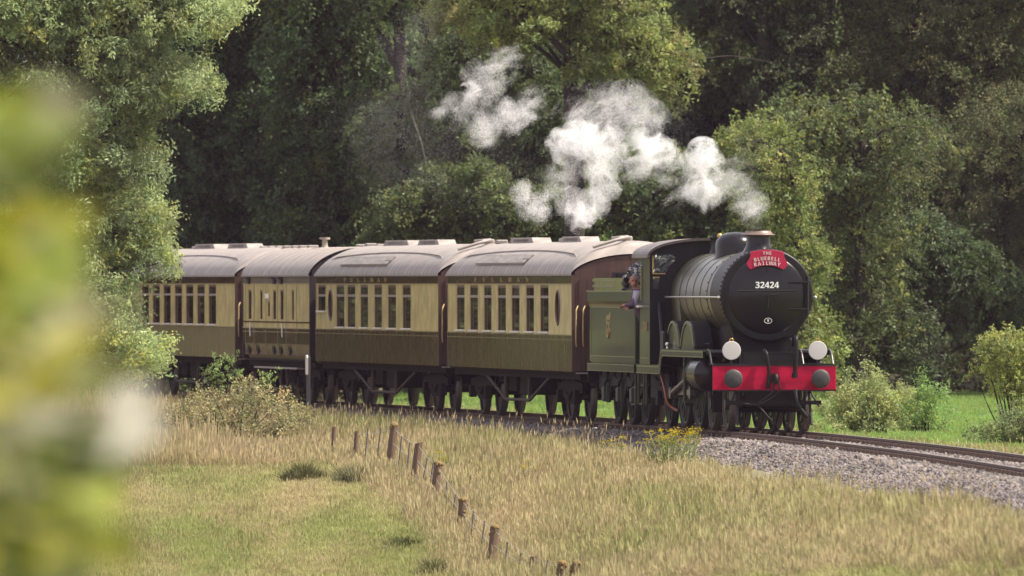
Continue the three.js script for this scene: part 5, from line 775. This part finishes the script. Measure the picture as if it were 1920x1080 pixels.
// ---- leafy branch close to the camera, far out of focus
{
  const t = thing('foreground_shrub', 'very blurred yellow green leaves close to the camera at the left edge', 'shrub'), list = [];
  const pos = [], idx = [], N = 6; for (let i = 0; i <= N; i++) { const u = i / N, w = .5 * Math.pow(Math.sin(Math.PI * Math.pow(u, .8)), .9); pos.push(-w, .12 * Math.abs(w) + .18 * u * u, u, 0, .18 * u * u, u, w, .12 * Math.abs(w) + .18 * u * u, u); if (i) { const a = (i - 1) * 3; for (const [b, c] of [[0, 1], [1, 2]]) idx.push(a + b, a + c, a + b + 3, a + c, a + c + 3, a + b + 3); } }
  const lg = rawGeo(pos, idx); lg.computeVertexNormals();
  const Y = [.29, .27, .018], G = [.15, .19, .018], O = [.32, .27, .02], P = [.40, .385, .21], DK = [.075, .095, .018], W2 = [.50, .48, .41], S = [.20, .20, .12];
  const blobs = [[15, 210, 60, 60, [.28, .33, .03], 13], [50, 250, 55, 40, G, 8], [95, 190, 40, 50, S, 4], [5, 330, 60, 70, DK, 9], [70, 330, 40, 50, DK, 5], [20, 660, 60, 50, DK, 8], [120, 900, 60, 70, DK, 12], [50, 440, 80, 60, [.26, .27, .02], 13], [85, 415, 45, 35, O, 3], [60, 480, 70, 50, G, 6], [20, 560, 70, 80, G, 12], [115, 545, 55, 60, [.28, .28, .12], 9], [150, 600, 42, 60, P, 10], [60, 640, 80, 60, Y, 14], [25, 720, 70, 60, Y, 12], [105, 700, 60, 50, [.24, .25, .10], 10], [40, 790, 80, 50, S, 10], [178, 795, 50, 38, W2, 5], [208, 822, 26, 24, W2, 4], [120, 860, 70, 60, DK, 15], [150, 920, 50, 55, [.19, .22, .02], 14], [50, 900, 75, 60, S, 9], [40, 960, 75, 60, DK, 15], [35, 1020, 60, 50, [.34, .32, .012], 20], [110, 1010, 70, 60, [.22, .24, .016], 18], [90, 1090, 80, 40, DK, 15], [20, 860, 50, 50, G, 10], [170, 980, 34, 50, G, 8], [30, 1000, 90, 80, G, 14], [40, 620, 90, 100, DK, 12], [30, 300, 60, 90, G, 8]];
  for (const [x, y, rx, ry, c, n] of blobs) for (let i = 0; i < n * 1.25; i++) { const D = rr(27, 33), v = rr(.6, 1.4), s = rr(.085, .14); list.push([m4.clone().compose(at(x + gauss() * rx * .46, y + gauss() * ry * .46, D), qa.setFromEuler(new THREE.Euler(rr(-.9, .9), rnd() * 6.28, rr(-.9, .9))), V(s * .75, s, s)), c.map((q) => q * v)]); }
  const im = new THREE.InstancedMesh(lg, new THREE.MeshPhysicalMaterial({ color: 0xffffff, roughness: .95, transmission: .5, thickness: 0, clearcoat: .08, clearcoatRoughness: .4, specularIntensity: .4 }), list.length); list.forEach(([m, c], i) => { im.setMatrixAt(i, m); im.setColorAt(i, cc.setRGB(...c)); }); im.name = 'leaves'; im.userData.kind = 'stuff'; im.castShadow = im.receiveShadow = true; t.add(im);
  part('branches', [limb([at(-60, 1250, 30), at(20, 900, 30), at(40, 600, 30), at(20, 200, 30)], .006, .002), limb([at(20, 950, 30), at(120, 860, 30), at(190, 800, 30)], .004, .0015), limb([at(30, 760, 30), at(110, 660, 30), at(150, 590, 23)], .004, .0015)], bark, t);
}

// ---------------------------------------------------------------- steam
{
  const steamM = new THREE.MeshPhysicalMaterial({ color: new THREE.Color(.87, .87, .90), roughness: 1, transmission: .5, thickness: 0, specularIntensity: 0 });
  const t = thing('steam_plume', 'white steam and thin grey smoke drifting back from the chimney over the train', 'steam', null, 'stuff');
  const B = [[1412, 402, 24, .34], [1400, 380, 30, .3], [1386, 350, 36, .22], [1424, 385, 22, .2], [1378, 320, 36, .14], [1350, 330, 30, .2], [1318, 288, 26, 1.0], [1332, 302, 22, .7], [1304, 305, 26, .6], [1318, 332, 32, .4], [1316, 364, 30, .65], [1340, 358, 22, .4], [1290, 348, 34, .3], [1258, 355, 34, .16], [1210, 274, 30, 1.0], [1232, 284, 28, .7], [1200, 300, 28, .5], [1252, 292, 26, .4], [1192, 330, 26, .28], [1222, 318, 40, .26], [1215, 228, 36, .36], [1180, 206, 46, .36], [1140, 198, 44, .32], [1100, 205, 44, .32], [1075, 222, 38, .28], [1086, 258, 32, 1.1], [1058, 272, 30, .9], [1116, 268, 34, .9], [1142, 262, 30, .5], [1150, 292, 28, .4], [1110, 296, 34, .55], [1126, 325, 26, .5], [1134, 352, 26, .6], [1112, 382, 27, .65], [1090, 397, 26, .65], [1070, 380, 26, .42], [1086, 412, 22, .5], [1046, 345, 36, .24], [1060, 322, 30, .28], [1000, 380, 30, .4], [980, 362, 22, .4], [1012, 398, 24, .34], [1040, 374, 26, .2],
    [955, 105, 28, .22], [930, 130, 38, .30], [905, 155, 38, .36], [890, 182, 28, .38], [842, 190, 26, .26], [822, 208, 18, .3], [862, 214, 32, .22], [966, 215, 32, .46], [990, 204, 28, .34], [936, 225, 32, .36], [905, 240, 30, .38], [912, 264, 24, .26], [1000, 186, 28, .24], [760, 40, 60, .042], [745, 170, 70, .044], [750, 290, 80, .042], [690, 240, 50, .034], [860, 290, 90, .028], [960, 330, 70, .014], [1160, 350, 60, .014], [1240, 250, 60, .03], [1390, 300, 50, .03]];
  const billow = (x, y, z, o) => { let v = 0, a = 1, t = 0; for (let i = 0; i < o; i++) { v += a * Math.abs(noise.noise(x, y, z + i * 5.7)); t += a; a *= .55; x *= 2.1; y *= 2.1; z *= 2.1; } return 1 - 1.9 * v / t; };
  const TOTAL = 1150000, sumW = B.reduce((q, b) => q + b[2] * b[2] * b[3], 0), P = new Float32Array(TOTAL * 9 + 9000); let n = 0;
  for (const [x, y, r, w] of B) {
    const D = 267.5 + Math.max(0, 1424 - x) * .05, c = at(x, y, D), R = r * D / FPX * (w > .35 ? 1.12 : 1.2), want = Math.round(TOTAL * r * r * w / sumW), hazy = w < .07;
    for (let k = 0, tries = 0; k < want && tries < want * 6 && n < TOTAL; tries++) {
      const dx = gauss(), dy = gauss(), dz = gauss(), l = Math.hypot(dx, dy, dz) || 1, f = Math.cbrt(rnd()) * (hazy ? 1.3 : 1.15), px = c.x + dx / l * f * R, py = c.y + dy / l * f * R, pz = c.z + dz / l * f * R;
      if (!hazy) {
        const wx = px + .30 * noise.noise(px * 1.4, py * 1.4, pz * 1.4 + 3), wy = py + .30 * noise.noise(px * 1.4 + 9, py * 1.4, pz * 1.4);
        if (w > .35) { const e = 1 - f + (billow(wx * 1.9, wy * 1.9, pz * 1.3, 4) - .50) * 1.9; if (rnd() > Math.pow(sm(-.12, .62, e), 1.4)) continue; }
        else { const sx = (wx * .85 + wy * .5), sy = (wy * .85 - wx * .5), e = billow(sx * 1.1, sy * 2.6, pz * .9, 4) - .28 - .35 * f * f; if (rnd() > Math.pow(sm(-.02, .42, e), 1.5) * (1.15 - .85 * f)) continue; }
      } else if (rnd() < Math.pow(f / 1.3, 2) || fbm(px * .8, py * .8, pz * .3, 2) < -.12) continue;
      let ax = gauss(), ay = gauss(), az = gauss(); const al = Math.hypot(ax, ay, az) || 1; ax /= al; ay /= al; az /= al;
      let bx = ay * .3 - az * .7, by = az * .5 - ax * .3, bz = ax * .7 - ay * .5; const bl = Math.hypot(bx, by, bz) || 1; bx /= bl; by /= bl; bz /= bl;
      const s = (hazy ? .0026 : w < .35 ? .0029 : .0034) * (.7 + .6 * rnd()), o = n * 9;
      for (let q = 0; q < 3; q++) { const u = q * 2.094, cu = Math.cos(u) * s, su = Math.sin(u) * s; P[o + q * 3] = px + ax * cu + bx * su; P[o + q * 3 + 1] = py + ay * cu + by * su; P[o + q * 3 + 2] = pz + az * cu + bz * su; }
      n++; k++;
    }
  }
  const g = new THREE.BufferGeometry(); g.setAttribute('position', new THREE.BufferAttribute(P.slice(0, n * 9), 3));
  const v = part('vapour', g, steamM, t); v.userData.kind = 'stuff';
}
renderer.render(scene, camera);
